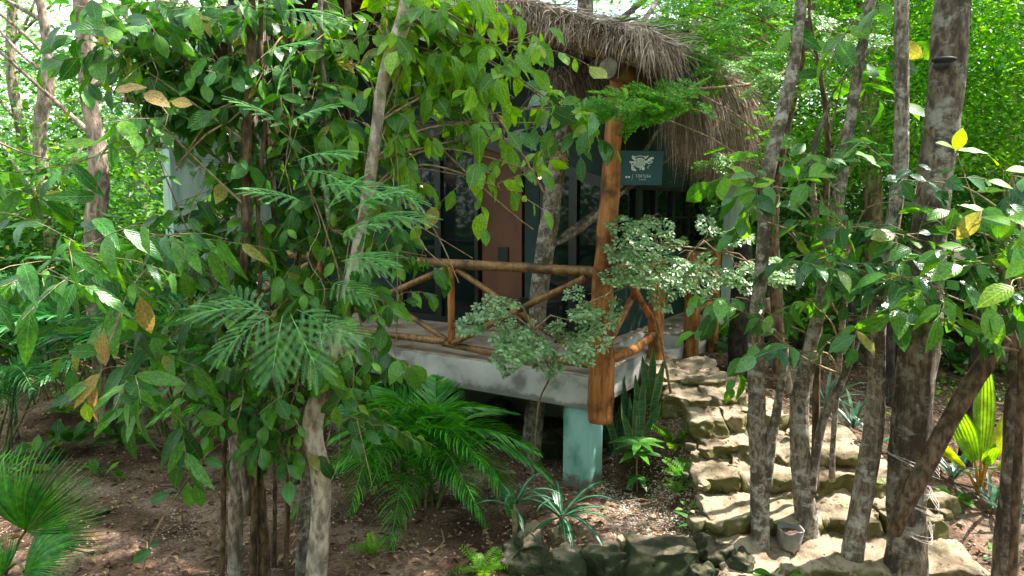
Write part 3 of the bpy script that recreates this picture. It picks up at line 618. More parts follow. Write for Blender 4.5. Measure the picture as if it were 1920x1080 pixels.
def frame_pane(s0, s1, nm='glass_door', t=1.6):
    g = Geo(); w_ = .05
    wallpiece(g, s0, s0+w_, t, t+.09, 1.072, HD); wallpiece(g, s1-w_, s1, t, t+.09, 1.072, HD); boxl(g, s0+w_, s1-w_, t, t+.09, 1.072, 1.15)
    f = put(g, nm, 'black_frame', hut, False)
    g = Geo(); wallpiece(g, s0+w_, s1-w_, t+.04, t+.055, 1.15, HD); put(g, 'pane', 'glass', f, False)
frame_pane(.62, 1.04); frame_pane(1.04, 1.46); frame_pane(2.33, 2.95); frame_pane(2.95, 3.6)
# long side wall with windows, s = .6
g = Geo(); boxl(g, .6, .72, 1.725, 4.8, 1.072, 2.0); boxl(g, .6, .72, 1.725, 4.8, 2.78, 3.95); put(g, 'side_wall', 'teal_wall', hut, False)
for k in range(5):
    t0 = 1.73+k*.615; g = Geo()
    boxl(g, .59, .70, t0, t0+.05, 2.002, 2.778); boxl(g, .59, .70, t0+.565, t0+.615, 2.002, 2.778); boxl(g, .59, .70, t0+.052, t0+.563, 2.002, 2.05); boxl(g, .59, .70, t0+.052, t0+.563, 2.73, 2.778); boxl(g, .595, .69, t0+.052, t0+.563, 2.37, 2.40)
    f = put(g, 'window', 'black_frame', hut, False); g = Geo(); boxl(g, .63, .64, t0+.05, t0+.565, 2.05, 2.73); put(g, 'pane', 'glass', f, False)
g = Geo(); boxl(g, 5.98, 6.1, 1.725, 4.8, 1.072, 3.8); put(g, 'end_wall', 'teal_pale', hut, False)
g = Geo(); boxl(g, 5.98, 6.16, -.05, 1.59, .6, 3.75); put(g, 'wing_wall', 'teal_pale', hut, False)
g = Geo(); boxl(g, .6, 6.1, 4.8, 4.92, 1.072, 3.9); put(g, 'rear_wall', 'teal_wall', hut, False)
g = Geo(); boxl(g, -.16, .06, 4.0, 4.42, .35, 3.2); put(g, 'corner_column', 'teal_pale', hut, False)
# lamps under the roof
for (px, py, Yc) in ((790, 350, 8.2), (1012, 333, 7.2)):
    c = pt(px, py, Yc); g = Geo(); tube(g, [c+[0, 0, .9], c+[0, 0, .05]], .006, 5, .5); lp = put(g, 'pendant_lamp', 'black_frame', hut)
    V, F = ico(1); g = Geo(); g.add(V*.018+c, F); put(g, 'bulb', 'glow', lp)
# log posts
def logp(pts, r, name='log_post', mat='post', parent=hut, sides=18, rough=.14, ends=True, step=.06, wob=.0):
    g = Geo(); tube(g, pts, r, sides, step, rough, caps=True, wob=wob); return put(g, name, mat, parent)
logp([L(-.075, .0, .70), L(-.085, .02, 1.4), L(-.10, .03, 2.2), L(-.14, .03, 2.9), L(-.18, .02, 3.54)], [.108, .100, .086, .074, .068], wob=.02)
logp([L(-.08, 1.30, .55), L(-.07, 1.30, 1.3), L(-.08, 1.30, 2.02)], [.085, .08, .075])
logp([L(-.07, 2.42, .70), L(-.06, 2.42, 2.03)], [.085, .075])
logp([L(-.06, 3.26, .65), L(-.06, 3.27, 2.03)], [.07, .065])
g = Geo(); tube(g, [L(-.21, -.20, 3.58), L(-.20, 2.2, 3.60), L(-.16, 4.8, 3.62)], [.078, .078, .075], 16, .2, .05, caps=True); eb = put(g, 'eave_beam', 'rail', hut)
g = Geo(); a_ = np.linspace(0, 2*math.pi, 20, endpoint=False)
Vd = [L(-.21+.077*math.cos(q)*(1+.06*math.sin(3*q)), -.213, 3.58+.08*math.sin(q)) for q in a_]+[L(-.21, -.216, 3.58)]
g.add(Vd, np.array([(k, (k+1) % 20, 20) for k in range(20)])); put(g, 'log_end', 'logend', eb, False)
# railing
rail = D.objects.new('railing', None); COL.objects.link(rail); rail.parent = hut
def rl(a, b, r=.035, mid=None, name='rail', mat='rail'):
    P = [np.array(a), np.array(b)] if mid is None else [np.array(a), np.array(mid), np.array(b)]
    g = Geo(); tube(g, P, [r*1.05]+([r] if mid is not None else [])+[r*.95], 10, .07, .12, caps=True); put(g, name, mat, rail)
TR, BR = 1.97, 1.17
rl(L(-.02, .05, TR), L(5.9, .05, TR+.02), .045, L(2.4, .06, TR+.01), 'top_rail')
rl(L(.05, .06, BR), L(1.65, .06, BR+.01), .035, L(.9, .07, BR-.02), 'bottom_rail'); rl(L(1.62, .06, BR+.03), L(5.9, .06, BR), .035, None, 'bottom_rail')
for s in (1.55, 3.4, 5.0): rl(L(s, .06, BR+.02), L(s, .06, TR), .036, None, 'baluster', 'post')
for s0, s1 in ((.08, 1.5), (1.6, 3.35), (3.45, 4.95)):
    rl(L(s0, .02, TR-.05), L(s1, .02, BR+.03), .03, L((s0+s1)/2, .0, (TR+BR)/2), 'brace'); rl(L(s1, .09, TR-.05), L(s0, .09, BR+.03), .028, None, 'brace')
rl(L(-.06, .12, TR+.02), L(-.06, 1.3, TR-.02), .04, None, 'top_rail', 'post'); rl(L(-.06, .1, 1.22), L(-.06, 1.28, 1.27), .042, L(-.09, .7, 1.20), 'bottom_rail', 'post')
rl(L(-.06, .12, 1.28), L(-.05, 1.0, TR-.1), .032, None, 'brace', 'post'); rl(L(-.08, 1.28, 1.30), L(-.1, .45, TR-.05), .03, L(-.12, 1.0, 1.48), 'brace', 'post')
rl(L(-.06, 2.44, 1.34), L(-.06, 3.26, 1.36), .034, None, 'bottom_rail', 'post'); rl(L(-.06, 2.44, TR), L(-.06, 4.0, TR), .034, None, 'top_rail'); rl(L(-.06, 2.5, 1.9), L(-.06, 3.2, 1.42), .026, L(-.06, 2.95, 1.8), 'brace', 'post')
# roof: solid thatch body
def roofbody():
    g = Geo(); S = np.linspace(-.6, 6.25, 38); T = np.linspace(-.45, 4.9, 30); V = []; 
    def zz(s): return 3.83+.34*(s if s < 3.1 else 6.2-s)
    for lay in (0, 1):
        for s in S:
            for t in T:
                ss = s
                if t > 2.2 and s < .3: ss = s+(.3-s)*min(1, (t-2.2)/.5)*.8
                z = zz(ss)+(.12+.045*nz((s, t, 0), 2.5, 3)+.03*nz((s, t, 0), 7, 8) if lay else 0)
                if lay and (s < -.5 or s > 6.2): z -= .1
                tt = t + (.05*nz((s*3, 0, lay), 1.5, 2) if t < -.4 else 0)
                V.append(L(ss, tt, z))
    nS, nT = len(S), len(T); F = []
    for i in range(nS-1):
        for j in range(nT-1):
            a = i*nT+j; F.append((a, a+1, a+nT+1, a+nT)); b = a+nS*nT; F.append((b, b+nT, b+nT+1, b+1))
    for i in range(nS-1):
        a = i*nT; b = a+nS*nT; F.append((a, a+nT, b+nT, b)); a += nT-1; b += nT-1; F.append((a, b, b+nT, a+nT))
    for j in range(nT-1):
        a = j; b = a+nS*nT; F.append((a, b, b+1, a+1)); a += (nS-1)*nT; b += (nS-1)*nT; F.append((a, a+1, b+1, b))
    g.add(V, np.array(F)); return g
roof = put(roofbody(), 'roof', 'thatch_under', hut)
def strands(N, fn, wid=.006, seed=0, segs=4, name='thatch_strands', parent=roof):
    """fn(r) -> start point, initial direction, length ; thin blades that curve down"""
    r = np.random.default_rng(seed); g = Geo(); VV = []; FF = []; TT = []; k = 0
    for i in range(N):
        p, d, ln, grav = fn(r); d = norm(d); sd = norm(np.cross(d, r.normal(0, 1, 3)))*wid*(.4+1.2*r.random()); ti = min(.99, max(0, .45+.55*nz(p, 6, 4)+r.normal(0, .22))); rn = r.normal(0, .15, (segs, 3))
        for q in range(segs+1):
            w_ = 1-q/segs*.85; VV.append(p-sd*w_); VV.append(p+sd*w_); TT += [ti, ti]
            if q < segs: FF.append((k, k+1, k+3, k+2)); k += 2; d = norm(d+np.array([0, 0, -grav/segs*2])+rn[q]); p = p+d*ln/segs
        k += 2
    g.add(np.array(VV), np.array(FF), np.array(TT)); return put(g, name, 'thatch', parent, kind='stuff')
def f_front(r):   # along the rake facing the viewer
    s = r.uniform(-.66, 6.2); zz = 3.83+.34*min(s, 6.2-s); p = L(s, -.44+r.uniform(-.05, .12), zz+r.uniform(.0, .15)); ln = .08+.2*r.random()**2+(.12 if r.random() < .12 else 0)
    return p, AX*r.normal(-.1, .4)-BX*r.uniform(.3, 1.0)+np.array([0, 0, r.uniform(-.3, .4)]), ln, 1.3
strands(7000, f_front, .004, 1)
def f_top(r):     # lying on the roof, brushed towards the eave
    s = r.uniform(-.6, 3.1); t = r.uniform(-.45, 2.6); z = 3.83+.34*s+.145+r.uniform(-.02, .03)
    return L(s, t, z), -AX*1+BX*r.normal(0, .25)+np.array([0, 0, -.3+r.uniform(-.05, .2)]), r.uniform(.2, .5), .05
strands(4500, f_top, .006, 2)
def f_eave(r):    # long fringe hanging off the eave
    t = .32+2.4*r.random()**.8; L_ = .45+.35*min(1, max(0, (t-.1)/.5))+.25*r.random()+.12*math.sin(t*6.5)
    if t > 2.3: so = -.55+(t-2.3)*1.6
    else: so = -.55
    p = L(so+r.uniform(-.06, .22), t, 3.66+.34*so*0+r.uniform(-.02, .16)-.0)
    if r.random() < .18: L_ *= .5
    return p, -AX*r.uniform(.1, .8)+BX*(r.normal(0, .2)+(.35 if t > 2.1 else 0))-np.array([0, 0, .35]), L_*r.uniform(.8, 1.05), 1.6
strands(9000, f_eave, .006, 3, 5)
def f_eave0(r):   # short fringe near the corner
    t = r.uniform(-.45, .2); p = L(-.58+r.uniform(-.05, .1), t, 3.64+r.uniform(-.03, .16)); return p, -AX*.6+BX*r.normal(-.2, .3)-np.array([0, 0, .2]), .1+.22*r.random()**2, 1.3
strands(700, f_eave0, .005, 4)
ht = pt(1068, 150, 6.6)
def f_hole(r):
    a = r.uniform(0, 6.28); rr = r.uniform(.12, .3); p = ht+np.array([math.cos(a)*rr, math.sin(a)*rr*.7, r.uniform(-.12, .12)])
    return p, np.array([math.cos(a)*.4, math.sin(a)*.3, -.5])+r.normal(0, .3, 3), r.uniform(.15, .5), 1.2
strands(600, f_hole, .0035, 5)
for k, t in enumerate(np.arange(-.3, 4.8, .42)):
    g = Geo(); tube(g, [L(-.5, t, 3.83-.17-.035), L(3.05, t, 3.83+.34*3.05-.05)], .032, 8, .4, .06); put(g, 'rafter', 'rail', roof)
for s in (.9, 1.9):
    g = Geo(); tube(g, [L(s, -.4, 3.83+.34*s-.10), L(s, 4.7, 3.83+.34*s-.10)], .035, 8, .5, .06); put(g, 'purlin', 'rail', roof)
g = Geo(); tube(g, [L(3.1, -.4, 4.78), L(3.1, 4.7, 4.78)], .06, 8, .5, .06); put(g, 'ridge_pole', 'rail', roof)

# ------------------------------------------------------------------ sign
SGY = 5.78; sa = pt(1161, 283, SGY); sb = pt(1242, 347, SGY); sw, sh = sb[0]-sa[0], sa[2]-sb[2]; sc_ = (sa+sb)/2
sign = thing('hanging_sign', 'dark teal sign with white turtle logo hanging beside the corner log post', 'sign', sc_)
def sgp(u, v, d=0): return sc_+np.array([u*sw+ (.012*v), -d + u*sw*.12, v*sh])     # u,v in -.5..+.5, turned a little
g = Geo(); V = [sgp(u, v, d) for d in (-.008, .012) for (u, v) in ((-.5, -.5), (-.5, .5), (.5, .5), (.5, -.5))]; g.add(V, BOXF); put(g, 'sign_board', 'navy', sign, False)
def flat(polys, name, d=.0145, mat='white'):
    g = Geo()
    for P in polys:
        n = len(P); c = np.mean(P, 0); V = [sgp(p[0], p[1], d) for p in P]+[sgp(c[0], c[1], d)]; g.add(V, np.array([(k, (k+1) % n, n) for k in range(n)]))
    return put(g, name, mat, sign, False)
def stroke(pts, w_):
    out = []
    for (a, b) in zip(pts[:-1], pts[1:]):
        a, b = np.array(a), np.array(b); d = (b-a)/(np.linalg.norm(b-a)+1e-9); n_ = np.array([-d[1], d[0]*1.3])*w_; e = d*w_*.5; out.append([a-n_-e, b-n_+e, b+n_+e, a+n_-e])
    return out
def zu(x, y): return ((x-128)/1060.-.46, .5-(y-110)/870.)          # coordinates read off the enlarged sign
def ell(cx, cy, rx, ry, n=18, rot=0): return [zu(cx+rx*math.cos(a)*math.cos(rot)-ry*math.sin(a)*math.sin(rot), cy+rx*math.cos(a)*math.sin(rot)+ry*math.sin(a)*math.cos(rot)) for a in np.linspace(0, 2*math.pi, n, endpoint=False)]
polys = []
shell = ell(575, 415, 130, 115, 26); polys += stroke(shell+[shell[0]], .011); 
for k in range(-3, 4):
    for sg in (-1, 1):
        pts_ = []
        for q in np.linspace(-1.2, 1.2, 15):
            x = k*38+q*90; y = sg*q*90
            if (x/120)**2+(y/105)**2 < 1: pts_.append(zu(575+x, 415+y))
        if len(pts_) > 1: polys += stroke(pts_, .0065)
polys += stroke([zu(440, 330), zu(470, 260), zu(560, 238), zu(650, 250), zu(700, 290)], .007)
polys += stroke([zu(390, 240), zu(385, 290), zu(440, 340), zu(470, 350)], .016); polys += stroke([zu(430, 245), zu(430, 300)], .012)
polys += stroke([zu(330, 395), zu(390, 400), zu(440, 420)], .02); c_ = ell(415, 435, 45, 45, 14); polys += stroke(c_+[c_[0]], .012)
polys += stroke([zu(385, 500), zu(395, 580), zu(440, 600), zu(490, 610)], .016); polys += stroke([zu(420, 520), zu(440, 560), zu(470, 590)], .012)
polys += stroke([zu(590, 530), zu(595, 590)], .012); polys += [ell(665, 560, 42, 42)]
polys += stroke([zu(700, 400), zu(760, 370), zu(800, 320), zu(850, 290), zu(900, 292)], .022); polys += stroke([zu(735, 400), zu(800, 435), zu(850, 410), zu(885, 375)], .012)
polys += stroke([zu(690, 250), zu(720, 290), zu(765, 235)], .012); polys += stroke([zu(700, 310), zu(730, 260)], .012); polys += stroke([zu(790, 380), zu(850, 350), zu(860, 320)], .012)
polys += stroke([zu(830, 480), zu(790, 500), zu(770, 540), zu(800, 550)], .005)
flat(polys, 'turtle_emblem'); flat([ell(265, 778, 24, 24, 14), ell(330, 778, 24, 24, 14)], 'dot_mark', .0145); flat(stroke([zu(420, 700), zu(405, 870)], .0025), 'divider_line', .0145)
def text(body, cx, cy, h, wtot, name):
    cu = D.curves.new(name, 'FONT'); cu.body = body; cu.size = 1; cu.space_character = 1.35; cu.align_x = 'CENTER'; cu.align_y = 'CENTER'; to = D.objects.new('tmp', cu); COL.objects.link(to)
    bpy.context.view_layer.update(); me = D.meshes.new_from_object(to.evaluated_get(bpy.context.evaluated_depsgraph_get())); D.objects.remove(to)
    V = np.array([v.co[:] for v in me.vertices]); F = [tuple(p.vertices) for p in me.polygons]; x0, x1, y0, y1 = V[:, 0].min(), V[:, 0].max(), V[:, 1].min(), V[:, 1].max()
    u0, v0 = zu(cx, cy); W = [sgp(u0+((v[0]-(x0+x1)/2)/(x1-x0))*wtot/1060., v0+((v[1]-(y0+y1)/2)/(y1-y0))*h/870., .0145) for v in V]
    m2 = D.meshes.new(name); m2.from_pydata([tuple(p-sc_) for p in W], [], F); m2.materials.append(M['white']); o = D.objects.new(name, m2); COL.objects.link(o); o.parent = sign
text('TORTUGA', 680, 752, 78, 370, 'lettering'); text('CASITA', 670, 842, 38, 175, 'lettering')
for u in (-.38, .38):
    g = Geo(); a = sgp(u, .5); tube(g, [a, a+[0, 0, .5]], .003, 5, .3); put(g, 'hanger_wire', 'metal', sign)
g = Geo(); a = sgp(-.6, .5); tube(g, [a+[-.1, 0, .5], sgp(.6, .5)+[0.05, 0, .5]], .02, 8, .2); put(g, 'hanger_pole', 'rail', sign)

# ================================================================== TREE TRUNKS
def tree(label, pts, Y, rad, mat, slim=1.0, crown=None, group=None, extra=(), name='tree', rough=.12, **k):
    P0 = pt(pts[-1][0], pts[-1][1], Y if np.isscalar(Y) else Y[-1]); base = (P0[0], P0[1], ground(P0[0], P0[1]))
    p = Plant(name, label, 'tree', base, wood='twig', group=group)
    rad = [q*slim for q in rad]
    p.trunk(pts, Y, rad, mat, rough=rough, **k)
    for e in extra: p.trunk(*e[:2], [q*slim for q in e[2]], e[3] if len(e) > 3 else mat, name='limb', rough=rough)
    return p
def crown(p, c, rx, rz, n, mat='leaf_mid', size=.15):
    """airy crown above the frame: clumps of leaves held on limbs, shades the ground in patches"""
    c = np.asarray(c, float); g = Geo(); nc = max(1, n//70); top = p.spines[0][0] if len(p.spines) else c
    for i in range(nc):
        v = norm(rng.normal(0, 1, 3))*random.random()**.4; cc = c+v*[rx, rx, rz]
        p.limb([top, (top+cc)/2+rng.normal(0, .2, 3)+[0, 0, .2], cc], [.03, .018, .008], 5, .4)
        k = 70; q = cc+rng.normal(0, .28, (k, 3))*[1, 1, .45]
        scatter(g, (RH_V, RH_F, RH_U), q, frames(rng.normal(0, 1, (k, 3))*[1, 1, .5]+[0, 0, -.2], rng.normal(0, .4, (k, 3))+[0, 0, 1]), rng.uniform(.6, 1.2, k)*size, rng.random(k))
    put(g, 'crown', mat, p.root, kind='stuff')

T1 = tree('slim grey tree forking low beside the top steps', [(1512, -200), (1505, -60), (1497, 60), (1485, 140), (1462, 230), (1440, 330), (1432, 430), (1427, 520), (1418, 600), (1418, 700), (1420, 800), (1424, 900), (1426, 1000), (1428, 1130)], 4.75, [10, 11, 12, 14, 15, 15, 15, 16, 17, 20, 22, 22, 22, 25], 'bark_grey', slim=.79,
          extra=[([(1475, 640), (1468, 700), (1455, 780), (1443, 850), (1438, 920)], 4.72, [6, 9, 11, 13, 12])]); crown(T1, pt(1530, -700, 5.2), 1.4, .7, 1500); T1.finish()
T2 = tree('speckled tree with a thin forked side stem, standing over the middle steps', [(1665, -200), (1645, -60), (1622, 60), (1598, 200), (1578, 330), (1562, 430), (1548, 520), (1530, 610), (1512, 690), (1500, 760), (1500, 850), (1508, 940), (1517, 1020), (1515, 1130)], 4.85, [9, 10, 11, 12, 13, 14, 15, 16, 18, 22, 24, 26, 28, 30], 'bark_grey', slim=.79,
          extra=[([(1632, 520), (1618, 600), (1600, 660), (1572, 730), (1546, 780), (1530, 850), (1522, 930)], 4.8, [5, 7, 8, 9, 10, 10, 10]), ([(1560, 190), (1530, 260), (1522, 330), (1530, 420), (1542, 520)], 4.95, [4, 6, 7, 8, 9])]); crown(T2, pt(1700, -800, 5.6), 1.4, .7, 1500); T2.finish()
T3 = tree('straight mossy tree leaning over the bottom step', [(1690, -200), (1690, -60), (1690, 100), (1688, 300), (1672, 420), (1657, 520), (1647, 600), (1643, 700), (1640, 790), (1630, 860), (1615, 950), (1600, 1030), (1588, 1130)], 4.6, [14, 15, 15, 17, 17, 17, 18, 20, 23, 24, 25, 25, 27], 'bark_grey', slim=.79); crown(T3, pt(1650, -900, 4.3), 1.3, .7, 1300); T3.finish()
T4 = tree('thickest grey tree, splotched white, with a dark bracket fungus and twine ties', [(1800, -200), (1792, -60), (1779, 100), (1765, 250), (1747, 400), (1737, 500), (1730, 600), (1718, 700), (1709, 800), (1700, 900), (1700, 1000), (1695, 1130)], 4.5, [38, 38, 36, 36, 35, 35, 37, 39, 41, 40, 42, 52], 'bark_rough', slim=.84, sides=24, rough=.16); crown(T4, pt(1850, -900, 4.9), 1.6, .8, 1700); T4.finish()
T5 = tree('grooved brown-grey trunk behind the yellow-green palm seedling', [(1985, 350), (1955, 480), (1925, 600), (1908, 750), (1898, 900), (1888, 1000), (1880, 1130)], 4.3, [22, 24, 25, 26, 26, 27, 30], 'bark_rough', slim=.79); T5.finish()
# bracket fungus
fb = pt(1770, 112, 4.36); g = Geo(); V, F = ico(2); V = V*[.075, .06, .018]; V[:, 2] += -np.clip(V[:, 1], 0, 1)*.0; g.add(V+fb, F); g.add(V*[.7, .8, 1.6]+fb+[0, .02, -.03], F)
setp(put(g, 'bracket_fungus', 'fungus', None, base=fb), 'black shelf fungus growing from the thickest trunk', 'fungus')
# leaning tied branch
P = [pt(1925, 560, 4.25), pt(1890, 610, 4.25), pt(1858, 668, 4.24), pt(1800, 755, 4.22), pt(1742, 862, 4.2), pt(1697, 945, 4.2), pt(1675, 1000, 4.22)]
lb = thing('leaning_branch', 'bent brown branch tied diagonally across the thickest trunk', 'branch', P[-1]); g = Geo(); tube(g, P, [.055, .06, .057, .055, .053, .055, .045], 14, .07, .14, caps=True); put(g, 'limb', 'bark_brown', lb)
for k, (pyc, lab, dx) in enumerate(((858, 'white twine loop, topmost of three round the thickest trunk', 22), (925, 'white twine loop, middle of three round the thickest trunk', -4), (985, 'white twine loop, lowest of three round the thickest trunk', 0))):
    g = Geo(); c = pt(1706, pyc, 4.5)
    for q in range(3):
        Q = []
        for a in np.linspace(0, 2*math.pi, 17):
            rr = .124+.004*math.sin(3*a+q); x = c[0]+math.cos(a)*rr*(1.12 if k == 0 else 1.02); y = c[1]+math.sin(a)*rr; bul = .20 if (math.sin(a) < -.2) else 0
            y -= bul*(1 if k < 2 else .55)*max(0, -math.sin(a))**5; x -= (x-c[0])*.10*max(0, -math.sin(a))**.5; Q.append((x, y, c[2]+.02*math.sin(a*1+q)+ (-.03*math.cos(a)*(k == 0)+(.015*math.cos(a)*(k == 1)))+q*.008))
        tube(g, Q, .0019, 4, .05)
    kx = pt(1745+dx, pyc+ (3 if k else 5), 4.3)
    for q in range(3): tube(g, [kx, kx+rng.normal(0, .012, 3), kx+rng.normal(0, .018, 3)+[0, 0, -.01]], .002, 4, .03)
    setp(put(g, 'twine', 'twine', None, base=c), lab, 'twine')

# background trunks
grp = 'slim trunks standing back in the forest'
bgt = [  # pts, Y, radii, mat, label
    ([(300, -200), (160, -100), (155, 0), (163, 100), (165, 170), (180, 260), (185, 330), (180, 420), (178, 520), (186, 620), (196, 700), (200, 860)][1:], 7.4, [17, 17, 15, 14, 15, 18, 19, 18, 20, 20, 20], 'bark_far', 'pinkish-grey ridged trunk rising beside the feathery palm fronds'),
    ([(62, -60), (82, 40), (90, 110), (88, 170), (76, 230), (78, 330), (92, 400), (96, 460), (92, 560), (92, 690)], 10, [7, 8, 9, 13, 12, 12, 13, 13, 13, 13], 'bark_far', 'pinkish trunk with forking limbs beneath the open sky'),
    ([(-20, 640), (5, 700), (18, 770), (30, 850), (34, 900)], 7.2, [8, 9, 9, 10, 11], 'bark_grey', 'short mottled stem above the fan palm'),
    ([(1098, -200), (1097, 20), (1080, 140), (1058, 240), (1042, 330), (1028, 430), (1013, 530), (1008, 600), (1012, 690), (1000, 800), (990, 900), (985, 960)], 6.62, [13, 15, 16, 17, 17, 18, 18, 17, 19, 20, 22, 24], 'bark_grey', 'lichened trunk growing up through the deck and thatch'),
    ([(650, 640), (652, 690), (668, 750), (682, 805), (690, 870)], 6.2, [15, 17, 18, 16, 15], 'bark_brown', 'brown trunk slanting behind the palm clump'),
    ([(1395, 430), (1390, 560), (1388, 640), (1386, 700), (1384, 760)], 7.4, [15, 20, 22, 21, 22], 'bark_dark', 'dark trunk at the end of the deck by the pale column'),
    ([(1440, 560), (1462, 650), (1475, 720), (1478, 780)], 6.8, [7, 9, 10, 10], 'bark_far', 'thin pale stem curving behind the grey forked tree'),
    ([(1670, 560), (1665, 640), (1662, 720), (1664, 790)], 7.6, [12, 14, 15, 16], 'bark_dark', 'dark trunk directly behind the mossy leaning tree'),
    ([(1700, 560), (1692, 650), (1690, 720), (1688, 790)], 7.9, [11, 12, 13, 14], 'bark_dark', 'blackish trunk close to the thickest trunk'),
    ([(1585, 540), (1600, 620), (1598, 700), (1600, 740)], 8.4, [9, 10, 10, 11], 'bark_dark', 'narrow dark stem above the strappy plants'),
    ([(1535, 560), (1533, 630), (1528, 700), (1540, 745)], 8.4, [6, 7, 7, 8], 'bark_dark', 'very thin bent dark stem above the strappy plants'),
    ([(1835, 560), (1828, 680), (1818, 780), (1808, 880), (1806, 920)], 6.4, [9, 11, 12, 15, 17], 'bark_dark', 'slender black trunk by the yellow-green palm seedling'),
    ([(1868, 560), (1866, 640), (1868, 680)], 11, [8, 9, 10], 'bark_dark', 'short dark trunk near the fallen log'),
    ([(1620, -150), (1628, 150), (1634, 300), (1640, 470), (1640, 560), (1645, 640)], 9.5, [17, 18, 17, 17, 16, 18], 'bark_far', 'hazy pale trunk seen past the speckled tree'),
    ([(1440, -100), (1432, 250), (1436, 400), (1445, 520), (1460, 640)], 9.8, [7, 8, 9, 9, 10], 'bark_far', 'spindly pale trunk behind the thatch end'),
    ([(1300, -100), (1308, 100), (1320, 300)], 14, [8, 9, 9], 'bark_far', 'thin trunk standing beyond the roof'),
    ([(1910, -60), (1900, 100), (1890, 300), (1880, 560), (1880, 640)], 10.5, [14, 14, 14, 15, 15], 'bark_far', 'greyish trunk far behind the lime green leaves'),
    ([(300, -60), (295, 150), (262, 300), (270, 420), (285, 560)], 12, [9, 10, 10, 11, 11], 'bark_far', 'leaning pale trunk between the hut and the ridged trunk'),
    ([(30, -60), (20, 120), (42, 260), (60, 420), (70, 560)], 12.5, [8, 9, 10, 10, 11], 'bark_far', 'crooked pale trunk farther back beneath the sky gap'),
    ([(1500, 560), (1502, 640), (1500, 700)], 12, [7, 8, 8], 'bark_far', 'thin pale trunk far up the slope'),
    ([(1760, 600), (1765, 660), (1762, 700)], 12.5, [8, 8, 9], 'bark_dark', 'stubby dark trunk behind the thickest trunk'),
    ([(1728, 590), (1790, 620), (1800, 690)], 13.5, [7, 8, 9], 'bark_dark', 'bent dark trunk far behind the leaning branch')]
for pts_, Y_, rd, mt, lab in bgt:
    q = tree(lab, pts_, Y_, rd, mt, name='tree', sides=10, rough=.1)
    b = q.spines[0][-1]; zb = ground(b[0], b[1])
    if b[2] > zb:
        g = Geo(); tube(g, [b+[0, 0, .03], np.array([b[0], b[1], zb-.1])], [rd[-1]*Y_/FPX]*2, 10, .3, .1); put(g, 'trunk_foot', mt, q.root)
    if pts_[0][1] < 0 or Y_ > 9:    # forks for the tall ones
        sp = q.spines[0]
        for j in range(5):
            a = sp[int(len(sp)*random.uniform(.05, .6))]; dx = random.choice((-1, 1))*random.uniform(.5, 1.5)
            q.limb([a, a+[dx*.4, random.uniform(-.2, .3), .35], a+[dx, random.uniform(-.4, .6), random.uniform(.8, 1.6)]], [.035, .026, .012], 6, .2)
    q.wood = mt; q.finish(wname='limbs')

# ================================================================== FOREST BEHIND
def leafmass(name, label, mat, N, per, fx, fy, fz, size, spread, seed, dens=None, pale=None):
    r = np.random.default_rng(seed); c = np.stack([r.uniform(*fx, N), r.uniform(*fy, N), r.uniform(*fz, N)], -1)
    if dens is not None: c = c[r.random(len(c)) < dens(c, r)]
    N = len(c); k = N*per; cc = np.repeat(c, per, 0); sp = np.repeat(r.uniform(.6, 1.3, N)*spread, per)[:, None]
    pos = cc+r.normal(0, 1, (k, 3))*sp*[1, 1, .38]; d = (pos-cc)*[1, 1, .6]+r.normal(0, .35, (k, 3))*sp+[0, 0, -.12]
    nn = r.normal(0, .38, (k, 3))+[0, -.15, 1]; tint = np.clip(np.repeat(r.random(N), per)*.75+r.random(k)*.24, 0, .999)
    g = Geo(); scatter(g, (RH_V*[1.15, 1, 1], RH_F, RH_U), pos, frames(d, nn), size*r.uniform(.6, 1.25, k), tint)
    return put(g, name, mat, kind='stuff', label=label)
def scr(c):     # picture coordinates of many points
    v = c-np.array([0, 0, CZ]); f = v@FW; return 960+FPX*v[:, 0]/f, 540-FPX*(v@UP)/f
def dens_r(c, r):
    x, y = scr(c); d = np.ones(len(c))
    d *= np.where((x < 1240) & (y < 430), .0, 1)            # keep the roof's skyline open
    for (gx, gy, rr) in ((1480, 190, 70), (1630, 170, 60), (1450, 60, 50), (1000, 30, 110), (1560, 120, 50)): d *= 1-.93*np.exp(-((x-gx)**2+(y-gy)**2)/(2*(rr*.6)**2))
    return d
def dens_l(c, r):
    x, y = scr(c); d = np.ones(len(c)); d *= np.clip((y+120)/420, .26, 1)
    d *= np.where((x > 330) & (c[:, 1] < 13), 0, 1); return d
leafmass('forest_foliage', 'bright green forest leaves filling the view past the hut roof', 'leaf_far', 900, 110, (1.5, 17), (11, 20), (.9, 9.5), .15, .6, 21, dens_r)
leafmass('forest_foliage', 'shaded dark foliage hanging in the middle of the forest', 'leaf_dark', 520, 90, (1.5, 15), (10, 19), (.9, 8.5), .19, .5, 41, dens_r)
leafmass('forest_foliage', 'fine yellowish foliage of feather-leaved forest trees', 'leaf_far_pale', 360, 170, (2, 16), (9.5, 16), (2.5, 8.5), .06, .42, 42, dens_r)
leafmass('forest_foliage', 'sunlit small-leaved boughs just behind the grey trunks', 'leaf_spray', 420, 150, (2.6, 7.5), (7.6, 11), (3.0, 6.2), .075, .36, 22, lambda c, r: dens_r(c, r)*np.where(scr(c)[0] < 1330, 0, 1))
leafmass('forest_foliage', 'dark undergrowth leaves between the trunks beside the steps', 'leaf_dark', 330, 90, (3.2, 11), (8.5, 15), (.5, 2.7), .12, .36, 23, lambda c, r: np.where(scr(c)[1] > 560, .25, 1))
leafmass('forest_foliage', 'pale feathery foliage hanging under the open sky', 'leaf_far_pale', 900, 110, (-15, -3), (11, 20), (1.2, 9), .11, .55, 24, dens_l)
leafmass('forest_foliage', 'shaded dark boughs behind the pinkish trunks', 'leaf_dark', 260, 90, (-13, -3.4), (10, 18), (.6, 6.5), .19, .5, 43, dens_l)
